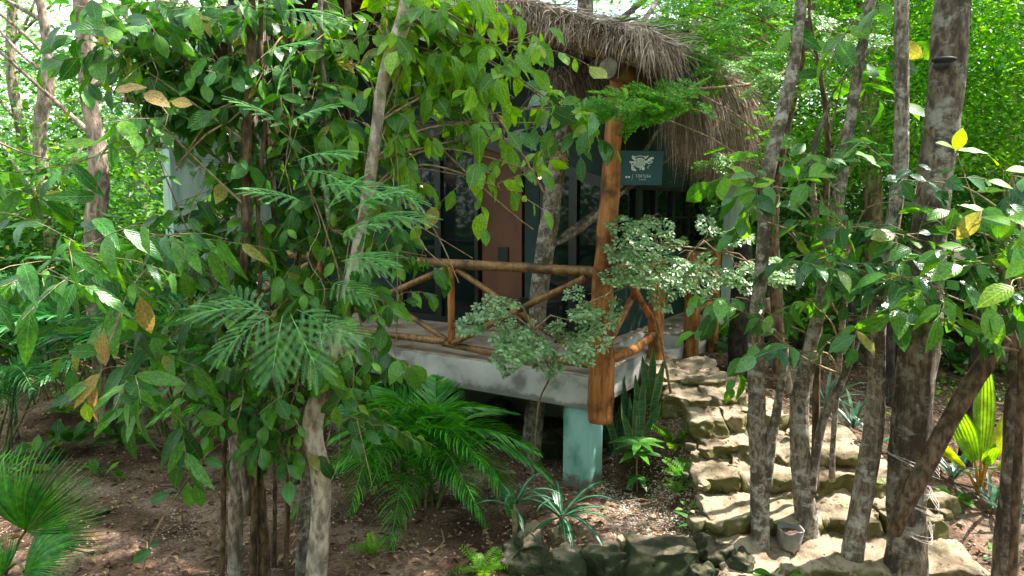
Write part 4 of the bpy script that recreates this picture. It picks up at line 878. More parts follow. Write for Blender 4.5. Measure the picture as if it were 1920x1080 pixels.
leafmass('forest_foliage', 'deep green foliage low behind the feathery palms', 'leaf_mid', 480, 90, (-12, -4.2), (9, 15), (.6, 3.4), .13, .42, 25, dens_l)
leafmass('distant_forest', 'solid bank of distant forest on every side', 'leaf_far', 2600, 90, (-34, 34), (21, 38), (0, 10), .30, 1.1, 26, lambda c, r: np.clip(1.25-c[:, 2]/9, .12, 1)*np.where((scr(c)[0] < 420) & (scr(c)[1] < 300), .35, 1))
leafmass('roof_skyline_foliage', 'thin pale foliage seen against the sky over the thatch', 'leaf_far_pale', 240, 80, (-6, 6), (14, 22), (6, 10), .12, .5, 27, lambda c, r: .6)
leafmass('added_canopy_foliage', 'unseen forest canopy added over the hut and clearing to dapple the sun', 'leaf_far', 420, 80, (-13, 13), (-8, 13), (7.2, 10.5), .17, .6, 31)  # unseen canopy, added to cut sky light and break the sun into dapples
leafmass('forest_foliage', 'unseen forest foliage added on the near side to block sky light', 'leaf_far', 1500, 80, (-20, 20), (-18, -5), (0, 9), .26, .9, 32)  # out of view, added to keep open sky out of the glass and veranda
leafmass('distant_forest', 'dense forest wall added on the open sides to block sky light', 'leaf_far', 900, 80, (-30, -14), (-16, 21), (0, 9), .32, 1.1, 33, lambda c, r: np.clip(1.3-c[:, 2]/9, .2, 1))  # side forest added so less white sky lights the scene from here
leafmass('distant_forest', 'dense forest wall added on the sunlit side to block sky light', 'leaf_far', 700, 80, (14, 30), (-16, 21), (0, 8), .32, 1.1, 34)  # opposite sky block, added to deepen the veranda shadows
leafmass('ground_cover', 'low leafy weeds along the forest edge', 'leaf_mid', 420, 40, (-9, 10), (7.8, 15), (.02, .5), .07, .2, 28, lambda c, r: np.where((c[:, 0] > -4.5) & (c[:, 0] < 3.4), 0, .7))

# ================================================================== PALMS
def frond_geo(Ln=1.3, n=30, ll=.42, seed=0, arch=.9, wid=.028, drop=.5):
    """one feather palm frond: arched midrib along +y, leaflets to both sides; built once, shared by its copies"""
    r = np.random.default_rng(seed); g = Geo(); ts = np.linspace(0, 1, n); mid = []
    for t in ts: mid.append((0.05*math.sin(3*t+seed), Ln*(t-.18*arch*t*t), Ln*(.55*arch*t-.78*arch*t*t)))
    mid = np.array(mid); tube(g, mid, [.011*(1-.8*t)+.002 for t in ts], 5, .1, 0, tint=.75); T = np.gradient(mid, axis=0)
    for i in range(2, n):
        t = ts[i]; l = ll*math.sin(math.pi*min(1, (.12+t*.86)))**.55*(1.02-.35*t); td = norm(T[i])
        for sg in (-1, 1):
            d = norm(np.array([sg*1, 0, 0])*(1.0-.45*t)+td*(.55+.5*t)+np.array([0, 0, .22])+r.normal(0, .06, 3)); p = mid[i].copy(); V = []; ti = r.random()*.9
            w0 = wid*r.uniform(.8, 1.1); q = 4
            for k in range(q+1):
                w_ = w0*(.55 if k == 0 else 1-.9*(k/q)**1.6); up_ = np.cross(d, norm(np.cross(td, d))); wv = norm(np.cross(d, [0, 0, 1]))*w_*.5
                V += [p-wv, p+np.array([0, 0, -w_*.22]), p+wv]; p = p+d*l/q; d = norm(d+np.array([0, 0, -drop*.34*(k+1)/q*2]))
            F = []
            for k in range(q): F += [(3*k, 3*k+1, 3*k+4, 3*k+3), (3*k+1, 3*k+2, 3*k+5, 3*k+4)]
            g.add(V, np.array(F), ti)
    return g
FR = {}
def frondmesh(key, mat, **k):
    if (key, mat) not in FR: FR[(key, mat)] = frond_geo(**k).mesh('palm_frond', mat)
    return FR[(key, mat)]
def inst(name, mesh, parent, base, pos, d, nrm, size, **k):
    fr = frames(np.array([d], float), np.array([nrm], float))[0]*size; Mx = Matrix.Identity(4)
    for a in range(3):
        for b in range(3): Mx[a][b] = fr[a, b]
        Mx[a][3] = pos[a]-base[a]
    o = D.objects.new(name, mesh); COL.objects.link(o); o.parent = parent; o.matrix_basis = Mx; return setp(o, **k)
def palm(label, base, cnt, Ln, mat='palm', tilt=(.5, 1.2), az=(0, 6.28), seed=0, stemh=.15, spread=.12, group=None, dirs=None, **k):
    base = np.asarray(base, float); root = thing('palm_clump', label, 'palm', base, group); r = np.random.default_rng(seed)
    for i in range(cnt):
        if dirs: a, el, sz = dirs[i]
        else: a = az[0]+(az[1]-az[0])*(i+.5*r.random())/cnt; el = r.uniform(*tilt); sz = r.uniform(.75, 1.1)
        hd = np.array([math.cos(a), math.sin(a), 0]); st = base+np.array([r.uniform(-spread, spread), r.uniform(-spread, spread), 0]); top = st+hd*stemh*.5*math.cos(el)+[0, 0, stemh*r.uniform(.7, 1.3)*sz]
        g = Geo(); tube(g, [st, (st+top)/2+[0, 0, .02], top], [.014, .011, .009], 6, .1, 0); put(g, 'stalk', 'twig_green', root)
        d = hd*math.cos(el)+np.array([0, 0, math.sin(el)]); nn = -hd*math.sin(el)+np.array([0, 0, math.cos(el)])+r.normal(0, .12, 3)
        inst('frond', frondmesh((i+seed) % 3, mat, seed=(i+seed) % 3, **k), root, base, top, d, nn, Ln/1.3*sz)
    return root
# clump before the deck: directions chosen like the fronds in view (azimuth: 0 = +x, pi/2 = away)
pc = G(800, 945)
dv = [(-.1, 1.15, .95), (-.9, 1.2, 1.0), (-2.2, 1.1, 1.05), (-1.5, 1.0, .9), (-.5, .85, .95), (-2.8, .9, 1.1), (3.0, 1.1, 1.1), (2.5, .9, 1.1), (.5, 1.0, .9), (-1.2, .6, .95), (-2.0, .5, 1.0), (-.3, .5, .9), (-2.7, .35, .9), (-1.6, .25, .8), (-.8, .2, .75), (1.6, 1.2, 1.0), (-1.0, .9, 1.05), (-1.8, .8, 1.0), (-.7, .4, .9), (3.3, .6, 1.0), (-2.45, .65, 1.0), (-.15, .25, .8)]
dv_old = [(-.1, 1.15, .95), (-.6, .95, 1.0), (-1.1, .85, .95), (-1.6, .8, 1.0), (-2.1, .85, 1.0), (-2.6, .95, 1.0), (3.1, 1.0, 1.05), (.35, .85, 1.1), (2.6, 1.2, .95), (1.5, 1.35, 1.0), (-.35, .5, 1.0), (-1.35, .4, .95), (-2.35, .45, 1.0), (-.85, .35, 1.0), (-2.9, .55, 1.05), (.0, .8, .9), (-1.85, 1.25, .8), (-.2, 1.35, .8), (-.5, .15, .75), (-1.2, .1, .7), (-1.9, .15, .75), (-2.5, .15, .8), (3.0, .2, .85), (.2, .3, .75), (-1.5, .6, .9), (-2.8, .8, 1.05), (2.8, .7, 1.0), (-.05, .55, 1.1)]
palm('dark green feathery palm clump spreading before the deck front', pc, len(dv), 1.2, dirs=dv, seed=3, stemh=.26, spread=.14, ll=.46, n=46, arch=1.55, wid=.020, drop=1.0)
palm('small feathery palm sprouting by the raised deck edge', G(690, 850), 7, .8, seed=5, az=(-2.8, 1.2), tilt=(.5, 1.2), stemh=.3, ll=.36, n=34, arch=1.25, wid=.021)
palm('broad feathery palm behind the ridged trunk', pt(330, 760, 7.2)*[1, 1, 0]+[0, 0, .1], 13, 1.7, 'palm_far', seed=7, az=(-3.3, .3), tilt=(.5, 1.15), stemh=.7, spread=.2, ll=.42, n=32, arch=1.1, wid=.026)
palm('feathery palm in front of the far forest, wide drooping fronds', pt(110, 720, 8.2)*[1, 1, 0]+[0, 0, .2], 12, 1.7, 'palm_far', seed=9, az=(-3.3, .5), tilt=(.5, 1.2), stemh=.7, spread=.2, ll=.42, n=32, arch=1.1, wid=.026)
palm('feathery palm half hidden at the hut corner', pt(420, 760, 7.9)*[1, 1, 0]+[0, 0, .1], 10, 1.5, 'palm_far', seed=10, az=(-3.0, .0), tilt=(.5, 1.2), stemh=.7, spread=.2, ll=.42, n=32, arch=1.1, wid=.026)
palm('dark feathery palm filling the shade behind the mottled stems', pt(470, 760, 6.7)*[1, 1, 0]+[0, 0, .05], 12, 1.15, 'palm', seed=13, az=(-3.6, .4), tilt=(.4, 1.2), stemh=.35, ll=.42, n=32, arch=1.2, wid=.024)
palm('low feathery palm at the edge of the clearing', pt(-20, 760, 6.6)*[1, 1, 0]+[0, 0, .1], 9, 1.2, 'palm_far', seed=12, az=(-1.6, 1.6), tilt=(.4, 1.1), stemh=.5, ll=.42, n=32, arch=1.1, wid=.026)
# fan palms
def fan_geo(n=44, Ln=1., spread=2.5, seed=0):
    r = np.random.default_rng(seed); g = Geo(); A = np.linspace(-spread/2, spread/2, n+1)
    for i in range(n):
        a0, a1 = A[i], A[i+1]; am = (a0+a1)/2; fuse = .5; l = Ln*(.85+.15*math.cos(am*.8))*r.uniform(.94, 1.04); ti = r.random()*.8; V = []
        dd = lambda a, q, z: np.array([math.sin(a)*q, math.cos(a)*q, z])
        bend = lambda q: .18*math.sin(q*2.2)-.16*q*q
        V = [dd(am, 0, 0), dd(a0, fuse*l*.5, bend(fuse*.5)), dd(am, fuse*l*.5, bend(fuse*.5)+.026), dd(a1, fuse*l*.5, bend(fuse*.5)),
             dd(a0, fuse*l, bend(fuse)), dd(am, fuse*l, bend(fuse)+.042), dd(a1, fuse*l, bend(fuse)), dd(am-.010, .8*l, bend(.8)), dd(am, .8*l, bend(.8)+.01), dd(am+.010, .8*l, bend(.8)), dd(am, l, bend(1)-r.uniform(0, .05))]
        g.add(V, [np.array([(0, 2, 1), (0, 3, 2), (7, 8, 10), (8, 9, 10)]), np.array([(1, 2, 5, 4), (2, 3, 6, 5), (4, 5, 8, 7), (5, 6, 9, 8)])], ti)
    return g
fm = [fan_geo(44, 1, 2.7, 1).mesh('fan_leaf', 'fan'), fan_geo(40, 1, 2.5, 2).mesh('fan_leaf', 'fan')]
fb_ = G(10, 1075); fp = thing('fan_palm', 'young fan palm with stiff pleated leaves on the bare soil', 'fan palm', fb_)
for (hx, hy, Yh, dx, dz, dy, sz, mi, nrm_) in ((48, 996, 4.15, .35, .55, .1, .56, 0, (.25, -.75, .45)), (45, 1072, 3.95, .9, .35, .2, .40, 1, (-.2, -.5, .8)), (-40, 960, 4.3, -.4, .8, .1, .5, 1, (0, -.9, .3)), (0, 1085, 3.9, -.3, .5, -.2, .3, 1, (0, -.5, .8))):
    h = pt(hx, hy, Yh); g = Geo(); tube(g, [fb_, (fb_+h)/2+[0, .03, .05], h], [.012, .01, .009], 6, .08, 0); st = put(g, 'stalk', 'twig_green', fp)
    inst('fan_leaf', fm[mi], fp, fb_, h, (dx, dy, dz), nrm_, sz)

# ================================================================== FEATHERY COMPOUND LEAVES
def pinna(g, P0, d, side, Ln, nl, ll, lw, tint, droop=.3):
    P = [np.array(P0, float)]; dd = norm(d); k = 6
    for i in range(k): dd = norm(dd+np.array([0, 0, -droop/k])); P.append(P[-1]+dd*Ln/k)
    tube(g, P, .0016, 3, .2, 0, tint=tint); Q = np.array(P); nn = norm(np.cross(side, d)); pos = []; dr = []; sz = []
    for j in range(nl):
        f = (j+.6)/nl*k; i = min(k-1, int(f)); q = Q[i]+(Q[i+1]-Q[i])*(f-i); td = norm(Q[i+1]-Q[i]); s_ = norm(np.cross(nn, td))
        for sg in (-1, 1): pos.append(q); dr.append(s_*sg+td*.35+rng.normal(0, .05, 3)); sz.append(ll*(1-.45*abs(2*(j/nl)-.9)**2))
    pos = np.array(pos); dr = np.array(dr); N = len(pos)
    scatter(g, (RH_V*[lw, 1, 1], RH_F, RH_U), pos, frames(dr, np.broadcast_to(nn, (N, 3))+rng.normal(0, .12, (N, 3))), np.array(sz), np.clip(tint+rng.normal(0, .08, N), 0, .95))
def bipinnate(seed=0, pairs=7, Ln=.3, pl=.2, nl=24, ll=.017, lw=.42):
    g = Geo(); P = [np.array([0, 0, 0.])]; d = np.array([0, 1, .25])
    for i in range(8): d = norm(d+[0, 0, -.07]); P.append(P[-1]+d*Ln/8)
    tube(g, P, .0028, 4, .1, 0, tint=.8); P = np.array(P)
    for j in range(pairs):
        f = (j+1)/pairs*7.9; i = min(7, int(f)); q = P[i]+(P[i+1]-P[i])*(f-i)
        for sg in (-1, 1):
            dd = norm(np.array([sg*(1-.09*j), .55+.11*j, .05])); pinna(g, q, dd, np.array([-dd[1], dd[0], 0]), pl*(1-.35*abs(j/pairs-.35)), nl, ll, lw, rng.random()*.9, .45)
    return g
BP = [bipinnate(s).mesh('feathery_leaf', 'leaf_pinnate') for s in range(2)]
mim = Plant('feathery_shrub', 'feathery fern-leaved sapling with fanned fronds among the vine stems', 'sapling', G(610, 1040)*[1, 1, 1], 'leaf_pinnate', 'twig')
mb = mim.base; mim.limb([mb, pt(600, 900, 4.25), pt(622, 760, 4.2), pt(560, 660, 4.0), pt(500, 590, 3.85)], [.009, .008, .006, .005, .004]); mim.limb([pt(622, 760, 4.2), pt(640, 560, 4.1), pt(610, 430, 4.05), pt(560, 300, 4.05), pt(520, 180, 4.1)], [.007, .006, .005, .004, .003])
mim.limb([pt(640, 560, 4.1), pt(660, 430, 4.0), pt(690, 400, 3.95)], [.005, .004, .003])
for (px, py, Y, dx, dz, dy, sz) in [(505, 585, 3.85, -1, .12, -.3, 1.0), (515, 590, 3.84, -.7, -.45, -.4, .95), (530, 592, 3.83, -.1, -.9, -.35, .95), (545, 590, 3.83, .45, -.75, -.3, 1.0), (555, 580, 3.86, .9, -.5, -.1, 1.0), (490, 580, 3.9, -.8, .3, .3, .8),
        (640, 490, 4.0, 1, .12, -.3, .85), (650, 480, 4.0, .9, -.15, -.5, .8), (690, 410, 3.95, 1, .05, -.2, .9), (660, 395, 3.95, .8, .4, -.1, .8), (640, 440, 3.98, .7, .25, -.4, .8), (610, 400, 4.0, .5, .5, -.3, .8), (560, 300, 4.05, 1, .15, -.4, .9), (575, 320, 4.05, .8, -.2, -.4, .9), (540, 240, 4.05, -.6, .4, -.4, .8), (600, 350, 4.0, 1, 0, -.3, 1.0),
        (545, 230, 4.05, .8, .3, -.3, .8), (520, 180, 4.1, .3, .7, -.2, .8), (500, 100, 4.1, .9, .2, -.3, .8), (530, 20, 4.1, .9, -.2, -.3, .9), (470, 10, 4.1, -.3, .3, -.5, .8), (570, 380, 4.0, -.6, .2, -.4, .8), (620, 530, 4.0, .8, -.2, -.4, .7), (600, 610, 3.9, .9, -.15, -.3, .7), (720, 350, 4.0, .8, -.3, -.4, .7)]:
    inst('feathery_leaf', random.choice(BP), mim.root, mb, pt(px, py, Y-.22), (dx, dy, dz), (rng.normal(0, .2), -.42, .95), sz)
mim.limb([pt(520, 180, 4.1), pt(500, 60, 4.1), pt(510, -60, 4.1)], [.003, .003, .002]); mim.finish()
def spray(seed=0, Ln=.42, pairs=6, ll=.03, lw=1.25, mat='leaf_spray', sub=4):
    r = np.random.default_rng(seed); g = Geo(); pos = []; dr = []; sz = []; ti = []
    P = np.array([(0.02*math.sin(5*t), Ln*t, .06*t-.10*t*t) for t in np.linspace(0, 1, 8)]); tube(g, P, .0022, 3, .2, 0, tint=.9)
    for j in range(pairs):
        f = .15+.8*j/(pairs-1); q = P[int(f*7)]; W = Ln*.42*(1-.75*abs(f-.35))
        for sg in (-1, 1):
            d = norm(np.array([sg, .6+.2*f, r.normal(-.05, .08)])); e = q+d*W; tube(g, [q, e], .0014, 3, .3, 0, tint=.9); n = max(2, int(sub*(1.15-abs(f-.35))+1))
            for k in range(n):
                m = q+(e-q)*(k+.7)/n
                for s2 in (-1, 1):
                    pos.append(m); a = norm(np.array([-d[1], d[0], 0])*s2+d*.5+r.normal(0, .1, 3)); dr.append(a); sz.append(ll*r.uniform(.75, 1.15)); ti.append(r.random()*.95)
            pos.append(e); dr.append(d); sz.append(ll); ti.append(r.random()*.9)
    N = len(pos); scatter(g, (RH_V*[lw, 1, 1], RH_F, RH_U), np.array(pos), frames(np.array(dr), r.normal(0, .28, (N, 3))+[0, 0, 1]), np.array(sz), np.array(ti))
    return g.mesh('leaf_spray', mat)
SP = [spray(s, ll=.052, lw=1.6, sub=3, mat='leaf_spray') for s in range(3)]; SS = [spray(10+s, .46, 5, .085, 1.5, 'leaf_silver', 2) for s in range(3)]
def spraytree(p, meshes, spots, size, mat=None):
    for (px, py, Y, rx, ry, n, dx) in spots:
        c = pt(px, py, Y); k = Y/FPX; a = np.concatenate(p.spines) if p.spines else None
        if a is not None:
            q = a[np.linalg.norm((a-c)+[0, 0, .2], axis=1).argmin()]; p.limb([q, (q+c)/2+[0, 0, .08], c], [.010, .007, .004], 5, .1)
        for i in range(max(2, round(n*(.36 if meshes is SS else 1.1)))):
            v = norm(rng.normal(0, 1, 3))*random.random()**.5*np.array([rx*k, (rx+ry)*.5*k, ry*k]); st = c+v
            d = np.array([v[0]*1.2+dx*.25*size, v[1]*.9-.05, v[2]*.25-.02])/max(rx*k, .05)+rng.normal(0, .35, 3)*[1, .8, .25]
            p.limb([c, (c+st)/2+[0, 0, .02], st], [.003, .0025, .002], 3, .2); inst('leaf_spray', random.choice(meshes), p.root, p.base, st, d, (rng.normal(0, .3), -.7+rng.normal(0, .35), .85), size*random.uniform(.75, 1.2))
# bright small-leaved tree whose bough hangs over the sign
bt = tree('bright small-leaved tree hanging its bough before the thatch', [(1560, -200), (1500, 120), (1462, 300), (1450, 420), (1456, 560), (1462, 700)], 6.5, [6, 8, 9, 10, 11, 12], 'bark_brown', sides=8)
bt.limb([pt(1500, 120, 6.5), pt(1420, 155, 6.0), pt(1300, 168, 5.4), pt(1190, 190, 5.0)], [.02, .014, .009, .004])
bt.limb([pt(1500, 120, 6.5), pt(1400, 60, 6.2), pt(1290, 20, 6.0)], [.016, .01, .004])
spraytree(bt, SP, [(1185, 200, 4.95, 50, 22, 15, -1), (1255, 190, 5.1, 55, 28, 16, -1), (1310, 175, 5.3, 55, 30, 12, -1), (1360, 290, 5.5, 30, 25, 6, 0), (1380, 110, 5.8, 80, 60, 26, -1), (1290, 60, 6.0, 80, 50, 26, -1),
    (1430, 40, 6.2, 90, 50, 26, 0), (1230, 40, 6.3, 60, 35, 14, -1), (1480, 150, 6.4, 70, 60, 20, 0), (1430, 250, 6.2, 30, 50, 10, 0), (1350, 10, 6.2, 90, 30, 20, 0), (1560, 60, 6.6, 80, 60, 18, 1)], .55); bt.finish()
# silver-leaved bushes
s1 = Plant('silver_bush', 'silvery small-leaved bush spilling in front of the railing and deck edge', 'bush', G(1000, 930)+[0, .3, 0], 'leaf_silver', 'twig')
for Q in ([pt(1010, 760, 5.9), pt(1030, 700, 5.55), pt(1000, 620, 5.45)],): s1.limb([s1.base, *Q], [.012, .01, .008, .006])
s1.spines.append(np.array([pt(1030, 700, 5.55), pt(1000, 620, 5.45)]))
spraytree(s1, SS, [(1000, 625, 5.4, 80, 38, 44, 0), (930, 600, 5.4, 30, 20, 9, -1), (960, 570, 5.4, 28, 22, 10, -.6), (1065, 600, 5.4, 50, 25, 12, 1), (1050, 650, 5.35, 45, 22, 14, 1)], .5); s1.finish()
s2 = Plant('silver_bush', 'silvery small-leaved bush beside the second railing post above the steps', 'bush', G(1262, 760), 'leaf_silver', 'twig')
s2.limb([s2.base, pt(1240, 640, 5.9), pt(1215, 520, 5.7), pt(1240, 460, 5.6)], [.014, .012, .01, .007]); s2.limb([pt(1215, 520, 5.7), pt(1120, 560, 5.35), pt(1090, 572, 5.3)], [.007, .005, .003]); s2.limb([pt(1240, 460, 5.6), pt(1340, 470, 5.6), pt(1440, 505, 5.5)], [.008, .006, .003])
s2.spines.append(np.array([pt(1215, 520, 5.7), pt(1240, 460, 5.6), pt(1340, 470, 5.6)]))
spraytree(s2, SS, [(1230, 455, 5.6, 60, 45, 30, -1), (1300, 470, 5.6, 70, 45, 36, 0), (1380, 500, 5.55, 60, 30, 22, 1), (1200, 520, 5.55, 45, 35, 20, -1), (1270, 520, 5.6, 60, 25, 18, 0), (1430, 520, 5.5, 35, 15, 7, 1), (1130, 560, 5.3, 40, 20, 9, -1), (1225, 405, 5.65, 40, 18, 8, -.5)], .5); s2.finish()

# ================================================================== VINE-HUNG TREES (front, towards the clearing)
V1 = Plant('vine_hung_tree', 'slender mottled stems smothered in dark glossy climber leaves', 'tree', G(450, 1078), 'leaf_dark')
V1.trunk([(470, -200), (478, -60), (484, 60), (472, 200), (463, 330), (458, 450), (450, 560), (436, 650), (434, 740), (440, 830), (444, 900), (441, 1000), (440, 1130)], 4.5, [13, 13, 13, 14, 15, 14, 12, 10, 10, 11, 15, 14, 16], 'bark_pale', step=.06)
V1.trunk([(430, 730), (448, 830), (460, 900), (466, 965)], 4.45, [7, 8, 9, 8], 'bark_pale', name='limb')
V1.trunk([(455, 790), (468, 850), (478, 920), (476, 1000), (474, 1130)], 4.4, [5, 6, 7, 7, 8], 'bark_brown', name='stem')
V1.trunk([(500, 600), (490, 740), (484, 850), (492, 960), (497, 1130)], 4.45, [4, 4, 5, 9, 14], 'bark_brown', name='stem')
V1.trunk([(436, -60), (438, 100), (430, 220), (424, 400), (428, 560)], 4.8, [9, 9, 8, 7, 6], 'bark_dark', name='stem')
V1.trunk([(505, -60), (497, 120), (505, 300), (520, 470), (508, 600), (512, 750), (516, 900), (512, 1130)], 4.7, [8, 8, 6, 6, 5, 5, 4, 5], 'bark_brown', name='stem')
V2 = Plant('vine_hung_tree', 'pale smooth tree with a sinuous trunk and bright hanging leaves', 'tree', G(592, 1078), 'leaf_bright')
V2.trunk([(795, -200), (775, -60), (760, 30), (737, 90), (716, 160), (708, 230), (698, 300), (690, 360), (668, 480), (650, 560), (634, 640), (616, 700), (592, 765), (586, 820), (600, 880), (602, 950), (597, 1020), (588, 1130)], [4.0, 4.02, 4.12, 4.2], [17, 16, 15, 14, 11, 11, 11, 11, 11, 12, 13, 14, 19, 20, 20, 20, 20, 23], 'bark_smooth', step=.05)
V3 = Plant('vine_hung_tree', 'mottled stem and thin brown whips standing between the two pale trees', 'tree', G(562, 1078), 'leaf_mid')
V3.trunk([(610, -200), (612, 0), (606, 150), (596, 300), (588, 450), (580, 600), (572, 720), (576, 820), (574, 900), (569, 1000), (562, 1130)], 4.45, [11, 11, 10, 9, 9, 9, 9, 10, 11, 12, 13], 'bark_grey', step=.06)
V3.trunk([(548, 600), (550, 740), (549, 820), (540, 920), (535, 1130)], 4.35, [5, 7, 5, 5, 6], 'bark_brown', name='stem')
V3.trunk([(650, -60), (655, 150), (640, 330), (620, 470), (600, 640)], 4.6, [6, 6, 5, 5, 4], 'bark_brown', name='stem')
V3.trunk([(540, -60), (548, 120), (535, 300), (560, 430), (550, 600)], 4.5, [4, 4, 4, 3, 3], 'bark_brown', name='stem')
V1.trunk([(468, -80), (472, 60), (466, 200), (461, 330), (462, 440), (455, 520)], 4.02, [7, 8, 8, 9, 9, 7], 'bark_brown', name='stem')
V1.trunk([(492, -80), (488, 90), (497, 220), (484, 380), (488, 520), (478, 640)], 4.08, [4, 5, 4, 4, 4, 3], 'bark_brown', name='stem')
V3.trunk([(605, -80), (600, 60), (612, 200), (606, 320), (618, 430)], 4.1, [5, 5, 4, 4, 3], 'bark_grey', name='stem')
c1 = V1.cluster; DENS = 2.0; c2 = V2.cluster; c3 = V3.cluster
# upper crown over the clearing, large drooping leaves
for a in [(250, 45, 4.1, 55, 30, 26), (330, 100, 4.2, 60, 45, 34), (240, 110, 4.0, 70, 22, 22), (400, 45, 4.3, 60, 45, 34), (300, 165, 4.2, 60, 35, 26), (400, 150, 4.4, 60, 50, 34), (470, 60, 4.2, 60, 50, 30), (455, 200, 4.3, 70, 50, 34), (380, 250, 4.6, 45, 40, 22), (540, 60, 4.3, 55, 50, 30), (540, 190, 4.2, 60, 55, 34),
          (400, 330, 4.6, 40, 40, 20), (430, 420, 4.5, 50, 50, 28), (500, 330, 4.3, 60, 60, 34), (350, 20, 4.6, 90, 30, 26), (300, 230, 3.9, 40, 20, 8)]: c1(a[0], a[1], a[2], a[3], a[4], int(a[5]*1.5), size=.128, droop=.6, mat=random.choice([None, None, 'leaf_mid']))
for a in [(400, 510, 4.4, 70, 45, 30), (480, 460, 4.4, 60, 50, 30), (350, 560, 4.5, 60, 40, 20), (430, 640, 4.3, 80, 45, 36), (500, 720, 4.2, 60, 60, 36), (380, 700, 4.2, 50, 30, 16), (470, 800, 4.2, 40, 50, 20), (530, 850, 4.2, 25, 55, 10), (440, 760, 4.15, 50, 30, 18)]: c1(a[0], a[1], a[2], a[3], a[4], int(a[5]*1.2), size=.118, droop=.7, mat=random.choice([None, None, 'leaf_mid']))
# long-leaved bough reaching out over the clearing
V4 = Plant('vine_hung_tree', 'long-leaved bough with yellowing leaves reaching over the clearing', 'tree', G(418, 1060), 'leaf_dark', tpls=LANCE)
V4.trunk([(418, 560), (424, 700), (420, 850), (418, 1000), (416, 1100)], 4.3, [4, 5, 5, 5, 6], 'bark_brown', name='stem')
V4.limb([pt(418, 560, 4.3), pt(360, 470, 4.0), pt(295, 490, 3.7), pt(245, 540, 3.5), pt(212, 620, 3.4), pt(198, 655, 3.4), pt(186, 712, 3.4), pt(172, 725, 3.4)], [.007, .006, .006, .006, .005, .004, .0035, .002])
V4.limb([pt(380, 500, 4.1), pt(330, 380, 4.0), pt(240, 160, 3.9), pt(190, 60, 3.9)], [.006, .005, .004, .003]); V4.limb([pt(600, 240, 4.2), pt(430, 200, 4.0), pt(330, 320, 4.0)], [.004, .006, .005])
V4.limb([pt(514, 92, 4.1), pt(450, 210, 4.0), pt(390, 250, 3.95), pt(330, 310, 3.9)], [.003, .005, .006, .004])
V4.limb([pt(-30, 330, 3.8), pt(120, 310, 3.9), pt(230, 278, 4.0), pt(320, 268, 4.1)], [.003, .004, .005, .005]); V4.limb([pt(-40, 250, 4.3), pt(40, 285, 4.3), pt(100, 300, 4.3)], [.008, .006, .003])
for a in [(130, 460, 3.4, 70, 25, 14), (180, 500, 3.5, 50, 35, 14), (90, 500, 3.5, 40, 40, 10), (230, 450, 3.6, 45, 30, 10), (60, 360, 3.8, 60, 35, 12), (30, 400, 3.7, 45, 30, 9), (260, 700, 3.7, 40, 30, 10), (290, 440, 3.8, 50, 30, 12), (320, 620, 4.0, 60, 40, 18), (240, 640, 4.0, 50, 20, 8), (330, 700, 4.0, 60, 30, 14)]: V4.cluster(*a, size=.19, droop=.7, up=.4, cam=.6, anchor=None)
def ex(P, px, py, Y, dx, dz, dy, size, mat=None, tpl=None, nr=(0, -.8, .5)): P.leaf(pt(px, py, Y), (dx, dy, dz), nr, size, mat, tpl)
for a in [(150, 735, 3.4, -.9, -.35, -.2, .17, None, 'lance1'), (170, 715, 3.4, -1, -.6, -.3, .22, None, 'lance0'), (188, 700, 3.4, -.75, -.85, -.3, .22, 'leaf_old', 'lance1'), (180, 722, 3.4, -.25, -1, -.2, .2, 'leaf_old', 'lance2'), (160, 755, 3.4, .2, -.9, -.2, .1, 'leaf_lime', 'round0'), (190, 660, 3.4, -1, .15, -.3, .15, 'leaf_mid', 'oval0'), (195, 668, 3.38, -.1, .9, -.1, .12, 'leaf_old', 'oval1'),
          (262, 555, 3.5, .25, -1, -.1, .2, 'leaf_old', 'oval2'), (140, 690, 3.45, -.2, -1, -.2, .15, None, 'oval0'), (195, 640, 3.4, .1, -.6, -.3, .12, 'leaf_old', 'oval0'), (215, 170, 3.6, .9, .15, -.3, .18, 'leaf_old', 'lance1'), (270, 175, 3.6, .8, -.25, -.3, .14, 'leaf_old', 'oval1'), (320, 190, 3.7, .9, -.1, -.3, .13, 'leaf_old', 'oval2'), (190, 190, 3.6, -.2, .6, -.4, .1, 'leaf_teal', 'oval0'),
          (120, 270, 3.7, 1, .1, -.3, .2, 'leaf_bright', 'lance1'), (55, 345, 3.8, -.8, .2, -.2, .16, 'leaf_mid', 'oval0')]: ex(V4, *a)
# bright leaves over the dark veranda
for a in [(800, 50, 4.2, 60, 35, 26), (860, 110, 4.3, 60, 40, 28), (930, 95, 4.3, 45, 35, 18), (985, 80, 4.3, 35, 35, 10), (820, 170, 4.3, 60, 45, 28), (760, 110, 4.2, 45, 50, 22), (940, 165, 4.2, 45, 40, 13), (880, 230, 4.3, 50, 40, 14), (790, 250, 4.3, 60, 45, 22), (960, 260, 4.4, 50, 35, 7), (740, 330, 4.3, 50, 40, 18), (870, 330, 4.3, 60, 40, 10), (700, 40, 4.2, 60, 40, 26), (770, 30, 4.2, 60, 30, 24), (840, 20, 4.2, 50, 25, 16), (700, 270, 4.3, 40, 50, 18), (660, 120, 4.3, 50, 50, 24), (740, 190, 4.2, 40, 40, 18),
          (930, 350, 4.3, 45, 30, 5), (1000, 320, 4.4, 35, 25, 4), (650, 230, 4.2, 60, 40, 22)]: c2(*a, size=.125, droop=.75, mat=random.choice(['leaf_bright', 'leaf_bright', 'leaf_mid']))
for a in [(1060, 215, 5.0, 60, 25, 20), (1090, 235, 5.1, 35, 30, 14), (1020, 230, 4.8, 40, 25, 10)]: c2(*a, size=.14, droop=.6, mat='leaf_teal')
